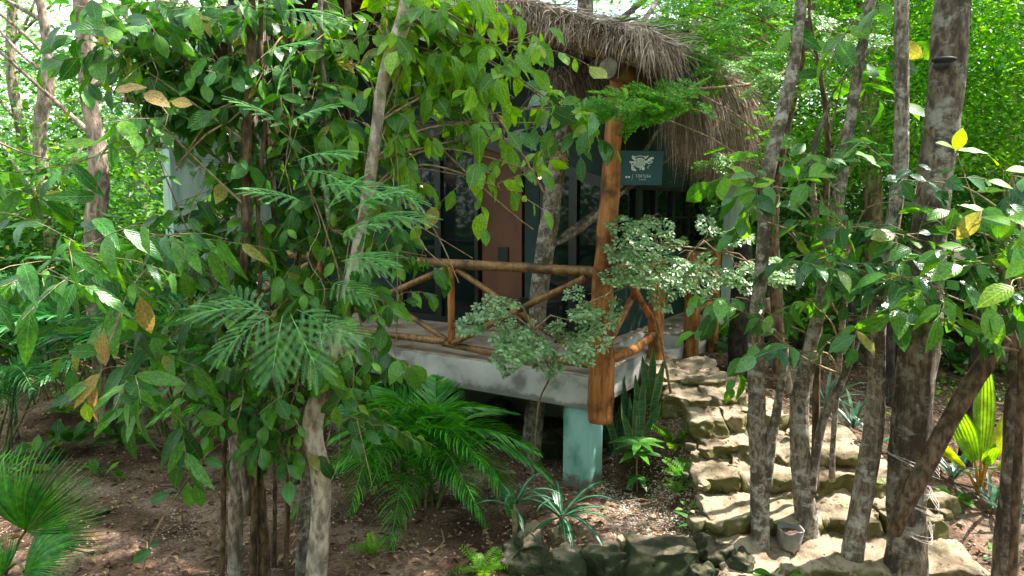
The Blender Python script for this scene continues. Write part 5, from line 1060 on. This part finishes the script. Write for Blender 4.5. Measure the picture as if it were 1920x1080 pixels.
for P_ in ([(650, 330), (760, 285), (880, 225), (960, 208), (1060, 200)], [(690, 300), (720, 180), (800, 60), (900, 90), (1000, 60)], [(780, 230), (870, 320), (960, 400), (1000, 430)], [(880, 40), (893, 180), (890, 320), (905, 360)], [(930, 215), (985, 300), (1030, 380)]):
    V2.limb([pt(a, b, 4.25+.1*i) for i, (a, b) in enumerate(P_)], [.009, .007, .005, .004, .003][:len(P_)])
# middle belt of leaves
for a in [(620, 560, 4.2, 50, 40, 24), (670, 560, 4.2, 50, 40, 24), (725, 560, 4.2, 28, 50, 11), (695, 650, 4.15, 45, 35, 18), (640, 690, 4.1, 50, 30, 18), (590, 640, 4.1, 60, 40, 24), (560, 720, 4.1, 55, 50, 28), (660, 470, 4.3, 60, 40, 26), (725, 470, 4.3, 40, 40, 14), (800, 480, 4.4, 35, 30, 5), (560, 470, 4.3, 60, 50, 28), (600, 330, 4.5, 50, 50, 26), (560, 400, 4.5, 60, 40, 26), (610, 60, 4.4, 50, 60, 26), (600, 200, 4.5, 60, 60, 30),
          (650, 400, 4.4, 60, 50, 26), (720, 400, 4.4, 50, 40, 20), (690, 790, 4.2, 40, 40, 10), (620, 780, 4.2, 30, 60, 10), (560, 560, 4.3, 60, 40, 24)]: c3(*a, size=.115, droop=.7, mat=random.choice(['leaf_mid', 'leaf_dark', 'leaf_mid', None]))
for P_ in ([(770, 410), (800, 470), (840, 500)], [(660, 520), (680, 620), (700, 660), (720, 690)], [(745, 470), (745, 600), (742, 640)], [(620, 380), (605, 480), (560, 550), (520, 570)], [(790, 390), (830, 460), (860, 530)]):
    V3.limb([pt(a, b, 4.1) for a, b in P_], [.004, .004, .003, .002][:len(P_)])
DENS = 1.65
for (px, py0, py1, Y) in [(345, 640, 800, 3.8), (365, 300, 520, 3.9), (412, 500, 700, 3.85), (540, 90, 430, 3.95), (600, 250, 600, 3.9), (745, 250, 560, 3.9), (520, 560, 760, 3.9), (700, 420, 680, 3.9), (455, 650, 840, 3.9), (560, 640, 830, 3.95), (300, 100, 330, 3.8), (660, 560, 760, 3.9)]:
    P_ = [pt(px+random.uniform(-25, 25)*math.sin(q*1.1+px), py0+(py1-py0)*q/6, Y+.05*math.sin(q)) for q in range(7)]; V3.limb(P_, [.0028]*6+[.0014], 4)
    for q in range(1, 7):
        for sd in (-1, 1):
            if random.random() < .45: V3.leaf(P_[q], (sd*random.uniform(.4, 1), -.3, -random.uniform(.3, 1)), (0, -.6, .6), random.uniform(.06, .11), random.choice(['leaf_mid', 'leaf_bright', 'leaf_dark']))
# single low shoot
for a in [(338, 865, -.2, -.9, .17, 'leaf_mid'), (352, 905, .1, -1, .15, 'leaf_bright'), (345, 845, .0, -.2, .11, 'leaf_bright'), (318, 925, -1, -.35, .13, 'leaf_mid'), (285, 1030, -.8, -.4, .14, 'leaf_bright'), (280, 1022, .7, .2, .08, 'leaf_bright'), (372, 900, .1, -1, .17, 'leaf_mid'), (365, 845, -.8, -.55, .17, 'leaf_mid'), (385, 860, .8, -.2, .12, 'leaf_mid')]: ex(V1, a[0], a[1], 3.9, a[2], a[3], -.3, a[4]*.95, a[5], 'oval0')
V1.limb([pt(436, 815, 4.3), pt(380, 860, 3.95), pt(330, 930, 3.9), pt(285, 1010, 3.9), pt(262, 1090, 3.9)], [.004, .005, .006, .006, .005])
for P in (V1, V2, V3, V4):
    # thin hanging vines
    sp = np.concatenate(P.spines)
    for j in range(10):
        a = sp[random.randrange(len(sp))]; b = a+rng.normal(0, .35, 3)*[1, .5, .3]+[0, -.15, -random.uniform(.4, 1.1)]
        if b[2] > .1: P.limb([a, (a+b)/2+rng.normal(0, .12, 3), b], [.003, .0028, .002], 4, .08)
    P.finish(300)

# ================================================================== LEAFY TREELETS AT THE STAIR SIDE
DENS = 1.25
W1 = Plant('glossy_treelet', 'treelet of dark glossy leaves crossing the speckled trunks', 'treelet', G(1555, 900), 'leaf_teal')
W1.trunk([(1590, 440), (1585, 560), (1572, 700), (1562, 830), (1560, 900)], 5.1, [3, 4, 5, 5, 6], 'bark_grey', name='stem')
for a in [(1450, 350, 4.4, 50, 22, 12), (1500, 370, 4.4, 55, 30, 15), (1420, 410, 4.4, 45, 25, 7), (1560, 350, 4.5, 50, 35, 12), (1480, 500, 4.4, 60, 20, 16), (1400, 560, 4.3, 45, 20, 11), (1510, 560, 4.4, 60, 22, 16), (1560, 470, 4.5, 50, 40, 18), (1600, 500, 4.4, 60, 35, 18), (1440, 620, 4.35, 40, 25, 9), (1490, 660, 4.3, 25, 28, 8), (1590, 590, 4.4, 45, 30, 14), (1630, 440, 4.5, 50, 40, 16), (1530, 420, 4.6, 60, 30, 16), (1660, 380, 4.4, 50, 25, 12)]: W1.cluster(*a, size=.14, droop=.25, up=.9, cam=.3, mat=random.choice([None, None, 'leaf_mid', 'leaf_dark']))
for a in [(1400, 335, 4.2, -.5, .4, 'leaf_lime'), (1400, 345, 4.2, -.9, .2, 'leaf_bright'), (1410, 350, 4.2, .7, .3, 'leaf_lime'), (1415, 360, 4.2, -.7, -.4, 'leaf_bright')]: ex(W1, a[0], a[1], a[2], a[3], a[4], -.3, .13, a[5], 'oval0')
W1.finish(290)
W2 = Plant('glossy_treelet', 'treelet with large lit leaves crossing the thickest trunk', 'treelet', G(1840, 1040), 'leaf_mid')
W2.trunk([(1910, 420), (1915, 560), (1914, 760), (1905, 930), (1898, 1080)], 4.1, [5, 6, 7, 8, 8], 'bark_brown', name='stem')
for a in [(1700, 440, 4.1, 50, 35, 16), (1690, 520, 4.1, 55, 30, 18), (1760, 540, 4.0, 60, 35, 20), (1780, 480, 4.0, 45, 35, 14), (1840, 490, 3.9, 50, 40, 18), (1860, 560, 3.9, 60, 35, 18), (1890, 440, 3.8, 50, 45, 18), (1770, 600, 4.0, 60, 25, 14), (1850, 410, 3.9, 45, 30, 12), (1680, 580, 4.2, 50, 25, 12), (1720, 340, 4.2, 50, 25, 12), (1900, 330, 4.0, 40, 30, 12), (1800, 420, 4.0, 50, 30, 12)]: W2.cluster(*a, size=.15, droop=.3, up=.8, cam=.4, mat=random.choice(['leaf_teal', 'leaf_mid', 'leaf_dark', 'leaf_teal']))
for a in [(1790, 280, 4.1, -.9, .45, .13, 'leaf_lime', 'oval0'), (1792, 282, 4.1, .1, .9, .13, 'leaf_lime', 'round0'), (1795, 282, 4.1, 1, .05, .17, 'leaf_lime', 'lance1'), (1870, 310, 4.0, -.4, .3, .12, 'leaf_lime', 'round0'), (1885, 320, 4.0, .9, .1, .15, 'leaf_lime', 'oval0'), (1900, 538, 3.2, -1, -.25, .18, 'leaf_lime', 'oval1'),
          (1780, 395, 3.8, -.9, -.2, .14, 'leaf_bright', 'oval0'), (1790, 390, 3.8, -.3, -.9, .13, 'leaf_bright', 'oval0'), (1800, 385, 3.8, .9, -.1, .16, 'leaf_bright', 'lance1'), (1860, 395, 3.8, .7, -.6, .16, 'leaf_bright', 'oval0'), (1790, 600, 3.9, .9, -.3, .17, 'leaf_bright', 'oval2'), (1770, 600, 3.9, -.9, .1, .1, 'leaf_bright', 'oval0'), (1900, 520, 3.6, .6, .4, .15, 'leaf_bright', 'oval0'), (1830, 360, 3.9, .9, .2, .15, 'leaf_bright', 'lance1'), (1850, 340, 3.9, .8, -.1, .14, 'leaf_bright', 'oval0')]: ex(W2, a[0], a[1], a[2], a[3], a[4], -.25, a[5], a[6], a[7], (0, -.55, .8))
W2.limb([pt(1880, 560, 4.1), pt(1840, 420, 4.0), pt(1795, 290, 4.1)], [.005, .004, .002]); W2.limb([pt(1880, 560, 4.1), pt(1885, 400, 4.0), pt(1880, 315, 4.0)], [.005, .004, .002]); W2.limb([pt(1920, 520, 3.6), pt(1900, 525, 3.4), pt(1895, 540, 3.2)], [.004, .003, .002])
W2.finish(280)
W3 = Plant('thin_sapling', 'upright sapling with few broad leaves against the bright canopy', 'sapling', G(1530, 1000), 'leaf_mid')
W3.trunk([(1520, -60), (1518, 30), (1540, 150), (1552, 260), (1548, 400), (1538, 560), (1530, 760), (1528, 1040)], 5.2, [2, 3, 4, 5, 6, 7, 7, 8], 'bark_brown', name='stem', sides=6)
for a in [(1600, 40, 4.9, 45, 25, 8), (1640, 90, 4.9, 45, 20, 8), (1470, 60, 5.0, 40, 20, 5), (1580, 150, 5.0, 50, 20, 6), (1450, 420, 5.0, 50, 25, 8), (1500, 290, 5.0, 60, 40, 8), (1610, 300, 5.0, 60, 30, 8), (1400, 330, 5.0, 40, 25, 5), (1620, 190, 5.0, 40, 20, 5)]: W3.cluster(*a, size=.19, droop=.2, up=.8, cam=.5, per=4)
W3.finish(200)

# ================================================================== SMALL PLANTS
def strap(root, base, p0, d0, ln, wid, mat, name='leaf', droop=.9, fold=.25, stripe=None, segs=8, edge=None, taper=.35):
    g = Geo(); p = np.array(p0, float); d = norm(d0); V = []; U = []; sidev = norm(np.cross(d, [0, 0, 1.]) if abs(d[2]) < .97 else np.array([1, 0, 0.])+rng.normal(0, .3, 3)); C = []
    for k in range(segs+1):
        t = k/segs; w_ = wid*(taper+(1-taper)*min(1, t*3))*max(.02, (1-t**3.2)); nn = norm(np.cross(sidev, d))
        V += [p-sidev*w_*.5+nn*fold*w_*.5, p, p+sidev*w_*.5+nn*fold*w_*.5]; C.append((p.copy(), w_, nn.copy())); U += [(0, t), (.5, t), (1, t)]
        p = p+d*ln/segs; d = norm(d+np.array([0, 0, -droop/segs*(.4+1.2*t)])); 
    F = []
    for k in range(segs): F += [(3*k, 3*k+1, 3*k+4, 3*k+3), (3*k+1, 3*k+2, 3*k+5, 3*k+4)]
    g.add(V, np.array(F), random.random(), U); o = put(g, name, mat, root)
    if stripe:
        g = Geo(); V = []
        for (c, w_, nn) in C: V += [c-sidev*w_*.11+nn*.0035+nn*w_*.06, c+sidev*w_*.11+nn*.0035+nn*w_*.06]
        g.add(V, np.array([(2*k, 2*k+1, 2*k+3, 2*k+2) for k in range(segs)])); put(g, 'midrib', stripe, o)
    return o
def rosette(name, label, cat, base, n, ln, wid, mat, el=(.3, 1.2), droop=1.2, stripe=None, h=.05, group=None, dirs=None, fold=.25, segs=8):
    base = np.asarray(base, float); root = thing(name, label, cat, base, group)
    if h > .08: g = Geo(); tube(g, [base, base+[0, 0, h]], [.02, .014], 7, .1, .1); put(g, 'stem', 'twig', root)
    for i in range(n):
        a = i*2.4+rng.normal(0, .15) if not dirs else dirs[i][0]; e = random.uniform(*el) if not dirs else dirs[i][1]
        strap(root, base, base+[0, 0, h*random.uniform(.7, 1)], (math.cos(a)*math.cos(e), math.sin(a)*math.cos(e), math.sin(e)), ln*random.uniform(.75, 1.1), wid*random.uniform(.85, 1.1), mat, droop=droop, stripe=stripe, fold=fold, segs=segs)
    return root
rb_ = pt(1052, 968, 4.95); rb_ = np.array([rb_[0], rb_[1], .06]); rosette('striped_rosette', 'dark rosette of arching leaves striped pale down the middle, before the teal pillar', 'plant', rb_, 17, .52, .052, 'strap', (.1, .9), 1.7, 'strap_pale', .17)
rb2 = np.array([*pt(965, 985, 4.9)[:2], .05]); rosette('striped_rosette', 'smaller striped rosette half hidden beneath the palm tips', 'plant', rb2, 8, .42, .045, 'strap', (.2, 1.1), 2.0, 'strap_pale', .32)
# snake plant row at the deck corner
sn = G(1170, 850); sn = np.array([.98, 6.0, ground(.98, 6.0)]); root = thing('snake_plant', 'tall snake plant clump with yellow-edged leaves against the deck side', 'plant', sn)
for i in range(26):
    t = (i+rng.random())/26; b = G(1136+90*t, random.uniform(790, 880)-45*t); b[2] -= .02; h = random.uniform(.45, .76)*(1-.15*t); dr = norm([rng.normal(0, .16), rng.normal(0, .12), 1]); w_ = random.uniform(.05, .072); fa = rng.uniform(-.7, .7); sv = np.array([math.cos(fa), math.sin(fa), 0])
    g = Geo(); V = []; E = []; p = b.copy(); seg = 8
    for k in range(seg+1):
        q = k/seg; ww = w_*(.6+.6*math.sin(min(1, q*1.3)*1.6))*.5*max(.03, 1-q**4); nn = np.cross(sv, dr); V += [p-sv*ww, p-nn*ww*.35, p+sv*ww]; E.append((p.copy(), ww, nn)); p = p+dr*h/seg; dr = norm(dr+rng.normal(0, .05, 3)*[1, 1, 0])
    F = []; 
    for k in range(seg): F += [(3*k, 3*k+1, 3*k+4, 3*k+3), (3*k+1, 3*k+2, 3*k+5, 3*k+4)]
    g.add(V, np.array(F)); o = put(g, 'leaf', 'snake', root)
    g = Geo(); V = []; 
    for (c, ww, nn) in E: V += [c-sv*(ww*1.14+.001), c-sv*ww*.8-nn*.004, c+sv*ww*.8-nn*.004, c+sv*(ww*1.14+.001)]
    g.add(V, np.array([(4*k+j, 4*k+j+1, 4*k+j+5, 4*k+j+4) for k in range(seg) for j in (0, 2)])); put(g, 'leaf_margin', 'snake_edge', o)
# sapling with whorled lance leaves below it
sp_ = Plant('lance_leaf_sapling', 'small sapling with dark whorled lance leaves on the gravel below the snake plant', 'sapling', G(1195, 925), 'leaf_mid', tpls=LANCE)
b = sp_.base; sp_.limb([b, b+[-.01, 0, .25], b+[.0, -.02, .48]], [.008, .007, .005])
for zz, n, sz in ((.46, 9, .24), (.36, 6, .23), (.16, 6, .17)):
    for i in range(n): a = i*6.28/n+zz*5; sp_.leaf(b+[0, -.02, zz], (math.cos(a), math.sin(a), .25 if zz > .3 else -.1), (0, -.2, 1), sz*random.uniform(.8, 1.1), 'leaf_dark', 'lance0')
sp_.finish()
def tuft(label, px, py, kind, sz, n, mat, name='fern', cat='fern', Y=None, group=None):
    b = G(px, py) if Y is None else pt(px, py, Y); P = Plant(name, label, cat, b, mat, 'twig_green', tpls=['lance0', 'lance1'], group=group)
    for i in range(n):
        a = i*2.4+rng.normal(0, .2); e = random.uniform(.4, 1.2); d = np.array([math.cos(a)*math.cos(e), math.sin(a)*math.cos(e), math.sin(e)]); ln = sz*random.uniform(.7, 1.1)
        if kind == 'fern':
            g = Geo(); pinna(g, np.zeros(3), np.array([0, 1, .2]), np.array([-1., 0, 0]), ln, 12, ln*.25, .8, random.random()*.9, .9); inst('frond', g.mesh('frond', mat), P.root, b, b, d, (0, -.2, 1), 1)
        elif kind == 'blade': P.leaf(b+[0, 0, .01], d, (0, 0, 1), ln, mat, 'lance0')
        else: P.leaf(b+d*ln*.5, d+rng.normal(0, .3, 3), (0, -.2, 1), ln*.6, mat, random.choice(OVAL)); P.limb([b, b+d*ln*.5], [.003, .002], 3)
    P.finish(120)
tuft('bright green fern on the shaded slope by the gravel top', 1262, 835, 'fern', .26, 11, 'leaf_bright')
tuft('bright fern tuft beside the fourth step', 1290, 905, 'fern', .26, 11, 'leaf_spray')
tuft('tiny fern low on the red soil near the steps', 1272, 925, 'fern', .16, 7, 'leaf_bright')
tuft('yellow-green sprig on bare soil near the palm clump', 700, 1040, 'fern', .17, 8, 'leaf_bright', 'seedling', 'seedling')
tuft('grassy sprig at the foot of the dark boulder', 905, 1075, 'fern', .24, 10, 'leaf_bright', 'seedling', 'seedling')
tuft('small leafy weed in the gravel by the big boulder', 1290, 962, 'leaf', .10, 7, 'leaf_bright', 'weed', 'weed')
tuft('pale leafy sprig on the mossy rock edging', 1312, 990, 'blade', .2, 6, 'leaf_teal', 'seedling', 'seedling')
tuft('weed sprouting between two step stones', 1592, 968, 'leaf', .1, 7, 'leaf_mid', 'weed', 'weed', Y=5.0)
tuft('weed hugging the thickest trunk at step height', 1667, 912, 'leaf', .12, 8, 'leaf_mid', 'weed', 'weed', Y=5.0)
tuft('bright leafy weed at the bottom edge by the grooved trunk', 1870, 1055, 'leaf', .16, 9, 'leaf_mid', 'weed', 'weed')
tuft('leafy weed before the grow bag', 1455, 1100, 'leaf', .2, 10, 'leaf_mid', 'weed', 'weed')
tuft('leafy mound beside the tan boulder', 1790, 950, 'leaf', .16, 22, 'leaf_mid', 'weed', 'weed')
for i, (px, py, n, sz, lb) in enumerate([(120, 850, 26, .34, 'whorled-leaf bush between the fan palm and the ridged trunk'), (55, 880, 20, .3, 'round-leaved bush crowding the fan palm'), (225, 835, 22, .3, 'whorled-leaf bush at the foot of the ridged trunk'), (150, 780, 22, .36, 'low bush under the yellowing leaves'),
      (190, 905, 10, .22, 'small weed on soil by the fan palm tip'), (1880, 700, 26, .4, 'bright low bush by the fallen log'), (1790, 690, 22, .45, 'dark bush behind the thickest trunk'), (1640, 640, 20, .3, 'small bush at the far dark trunks'), (1365, 660, 26, .42, 'dark bushy plant at the end of the deck')]):
    tuft(lb, px, py, 'leaf', sz, n, 'leaf_bright' if i in (5, 7) else ('leaf_dark' if i in (6, 8) else 'leaf_mid'), 'bush', 'bush')
# strappy plants behind the steps
for i, (px, py, n, ln, lb) in enumerate([(1548, 765, 18, .55, 'grey-green strappy plant behind the middle steps'), (1600, 810, 18, .5, 'grey-green strappy plant beside the limestone tread'), (1640, 850, 12, .4, 'small strappy plant touching the mossy trunk'), (1790, 905, 18, .5, 'strappy plant at the twined trunk'), (1450, 700, 12, .4, 'strappy plant between the forked stems'), (1860, 960, 12, .5, 'strappy plant beneath the palm seedling'), (1900, 1000, 8, .4, 'broad strappy plant behind the grooved trunk')]):
    c = G(px, py); rosette('strappy_plant', lb, 'plant', c, n, ln, .038, 'strap_far', (.35, 1.3), 1.3, None, .04, fold=.3, segs=5)
# young coconut
cb = G(1836, 930); co = thing('palm_seedling', 'yellow-green coconut seedling with broad pleated leaves and orange stalks', 'palm seedling', cb)
for (dx, dy, dz, ln, w_, dr) in ((-.42, -.1, .85, .62, .17, .55), (.02, .1, 1, .80, .17, .1), (.35, 0, .9, .66, .16, .25), (.6, -.1, .62, .36, .15, 1.0), (-.1, -.3, .55, .3, .12, 1.1), (-.7, .3, .7, .7, .1, .8)):
    d = norm([dx, dy, dz]); g = Geo(); q = cb+d*[.5, .5, 1]*.34; tube(g, [cb, cb+(q-cb)*.5+[0, 0, .03], q], [.016, .012, .009], 6, .06, 0); put(g, 'stalk', 'orange_stalk', co)
    g = Geo(); n = 12; V = []; U = []; p = q.copy(); s_ = norm(np.cross(d, [0, .9, .2])); s_ = norm(s_+np.array([0, .15, 0])); seg = 9; dd = d.copy(); pl = 7
    for k in range(seg+1):
        t = k/seg; ww = w_*math.sin(min(1, t*.93+.07)*math.pi)**.7*(1 if t < .95 else .6); nn = norm(np.cross(s_, dd))
        for j in range(-pl, pl+1): V.append(p+s_*ww*j/pl*.5+nn*(.008*(j % 2)-abs(j)/pl*.03)-dd*abs(j)/pl*ln*.0); U.append((.5+.5*j/pl, t))
        p = p+dd*ln/seg; dd = norm(dd+np.array([0, 0, -dr/seg*(2*t)]))
    W = 2*pl+1; F = [(k*W+j, k*W+j+1, (k+1)*W+j+1, (k+1)*W+j) for k in range(seg) for j in range(W-1)]; g.add(V, np.array(F), random.random(), U); put(g, 'leaf', 'coconut', co, False)
# fallen log
a = G(1800, 705); b = G(1925, 690); g = Geo(); tube(g, [a+[0, 0, .07], (a+b)/2+[0, 0, .09], b+[.6, 0, .08]], [.09, .1, .09], 12, .15, .15, caps=True); setp(put(g, 'fallen_log', 'bark_brown', None, base=a), 'brown log lying on the soil past the palm seedling', 'log')
a = G(1600, 640); b = G(1500, 655); g = Geo(); tube(g, [a+[.3, 0, .06], (a+b)/2+[0, 0, .08], b+[0, 0, .05]], [.06, .07, .05], 10, .15, .15, caps=True); setp(put(g, 'fallen_log', 'bark_dark', None, base=a), 'dark log lying on the slope past the strappy plants', 'log')
# grow bag
c = pt(1478, 1058, 4.72); c[2] = .095; r_, h_ = .085, .145; g = Geo(); V = []; n = 28
for k, (rr, zz) in enumerate(((.78, 0), (.9, .05), (1.0, .5), (1.02, .9), (1.06, 1.0), (.98, .98), (.93, .8), (.9, .7))):
    for j in range(n):
        a = 2*math.pi*j/n; q = rr*(1+.07*math.sin(3*a+k*.6)+.04*math.sin(7*a+k)); V.append(c+[math.cos(a)*r_*q, math.sin(a)*r_*q, h_*zz+.008*math.sin(4*a)*(k > 2)])
F = [(k*n+j, k*n+(j+1) % n, (k+1)*n+(j+1) % n, (k+1)*n+j) for k in range(7) for j in range(n)]; g.add(V, np.array(F))
gb = thing('grow_bag', 'crumpled grey fabric grow bag standing among the stones', 'grow bag', c); put(g, 'bag', 'fabric_grey', gb)
g = Geo(); V, F = ico(2); g.add(V*[r_*.9, r_*.9, .02]+c+[0, 0, h_*.72], F); put(g, 'soil_fill', 'soil', gb)
# lantern-like board on the far post, turquoise cloth, teal netting
c = pt(1797, 485, 6.5); g = Geo(); V = [c+np.array(v) for v in ((-.06, 0, .17), (.09, 0, .11), (.08, .0, .0), (-.05, 0, -.12))]; V += [v+[0, .02, 0] for v in V]; g.add(V, [np.array([(0, 3, 2, 1), (4, 5, 6, 7), (0, 1, 5, 4), (1, 2, 6, 5), (2, 3, 7, 6), (3, 0, 4, 7)])])
br = thing('lantern', 'black framed lantern with pale pane hanging past the thickest trunk', 'lantern', c+[0, 0, .17]); put(g, 'pane', 'pale_board', br, False)
g = Geo(); V2_ = V[:4]+[V[0]]
tube(g, V2_, .009, 5, .5); tube(g, [V[0], V[0]+[-.02, 0, .2]], .006, 4, .5); put(g, 'frame', 'metal', br)
c = G(1558, 618); pl_ = thing('draped_cloth', 'turquoise cloth draped over a pale rail far between the trunks', 'cloth', c); u = pt(1556, 545, c[1]); g = Geo(); V = []; nn_ = 12
for i in range(nn_+1):
    for j in range(9): V.append([u[0]-.12+.24*j/8, u[1]+.04*math.sin(j*1.4+i*.3), u[2]+.02-(.32*i/nn_)*(1+.15*math.sin(j))])
g.add(V, np.array([(i*9+j, i*9+j+1, i*9+j+10, i*9+j+9) for i in range(nn_) for j in range(8)])); put(g, 'cloth', 'turquoise', pl_)
g = Geo(); tube(g, [u+[-.35, 0, 0], u+[.3, 0, .02]], .02, 7, .3); tube(g, [u+[-.3, 0, 0], np.array([u[0]-.3, u[1], 0])], .025, 7, .3); tube(g, [u+[.28, 0, 0], np.array([u[0]+.28, u[1], 0])], .025, 7, .3); put(g, 'rail', 'pale_board', pl_)
tn = thing('netting_fence', 'teal shade netting stretched far behind the feathery palms', 'fence', (-9, 13, .3)); g = Geo(); V = []
for i in range(25):
    for j in range(7): V.append([-12.5+5.5*i/24, 13+.15*math.sin(i*1.3), .4+1.5*j/6-.06*math.sin(i*.9)*(j/6)])
g.add(V, np.array([(i*7+j, (i+1)*7+j, (i+1)*7+j+1, i*7+j+1) for i in range(24) for j in range(6)])); put(g, 'netting', 'teal_net', tn)
for i in range(4): g = Geo(); x = -12.5+5.5*i/3; tube(g, [(x, 13.05, .2), (x, 13.05, 2.0)], .03, 7, .4); put(g, 'post', 'bark_dark', tn)
# twine knot under the roof, small objects on the deck
g = Geo(); a = pt(1010, 262, 6.3); b = pt(1066, 308, 6.3)
tube(g, [a, b], .006, 5, .1); tube(g, [a+[0, 0, .035], b+[0, 0, .03]], .006, 5, .1); m = (a+b)/2
for q in range(4): tube(g, [m+[.03*math.cos(t+q), .02*math.sin(t*2), .04*math.sin(t+q*.7)] for t in np.linspace(0, 6.3, 12)], .005, 4, .03)
setp(put(g, 'rope_tie', 'yellow_rope', None, base=m), 'yellow rope knotted round the trunk that grows through the thatch', 'rope')
tb = L(1.2, 1.0, 1.072); tbl = thing('side_table', 'low dark table holding a white cup on the deck', 'table', tb)
g = Geo(); boxl(g, .95, 1.45, .8, 1.2, 1.50, 1.53); put(g, 'tabletop', 'black_frame', tbl, False)
for s_ in (.98, 1.40):
    for t_ in (.83, 1.15): g = Geo(); boxl(g, s_, s_+.03, t_, t_+.03, 1.072, 1.498); put(g, 'leg', 'black_frame', tbl, False)
# fine vine bits hanging from trunks at the stair side
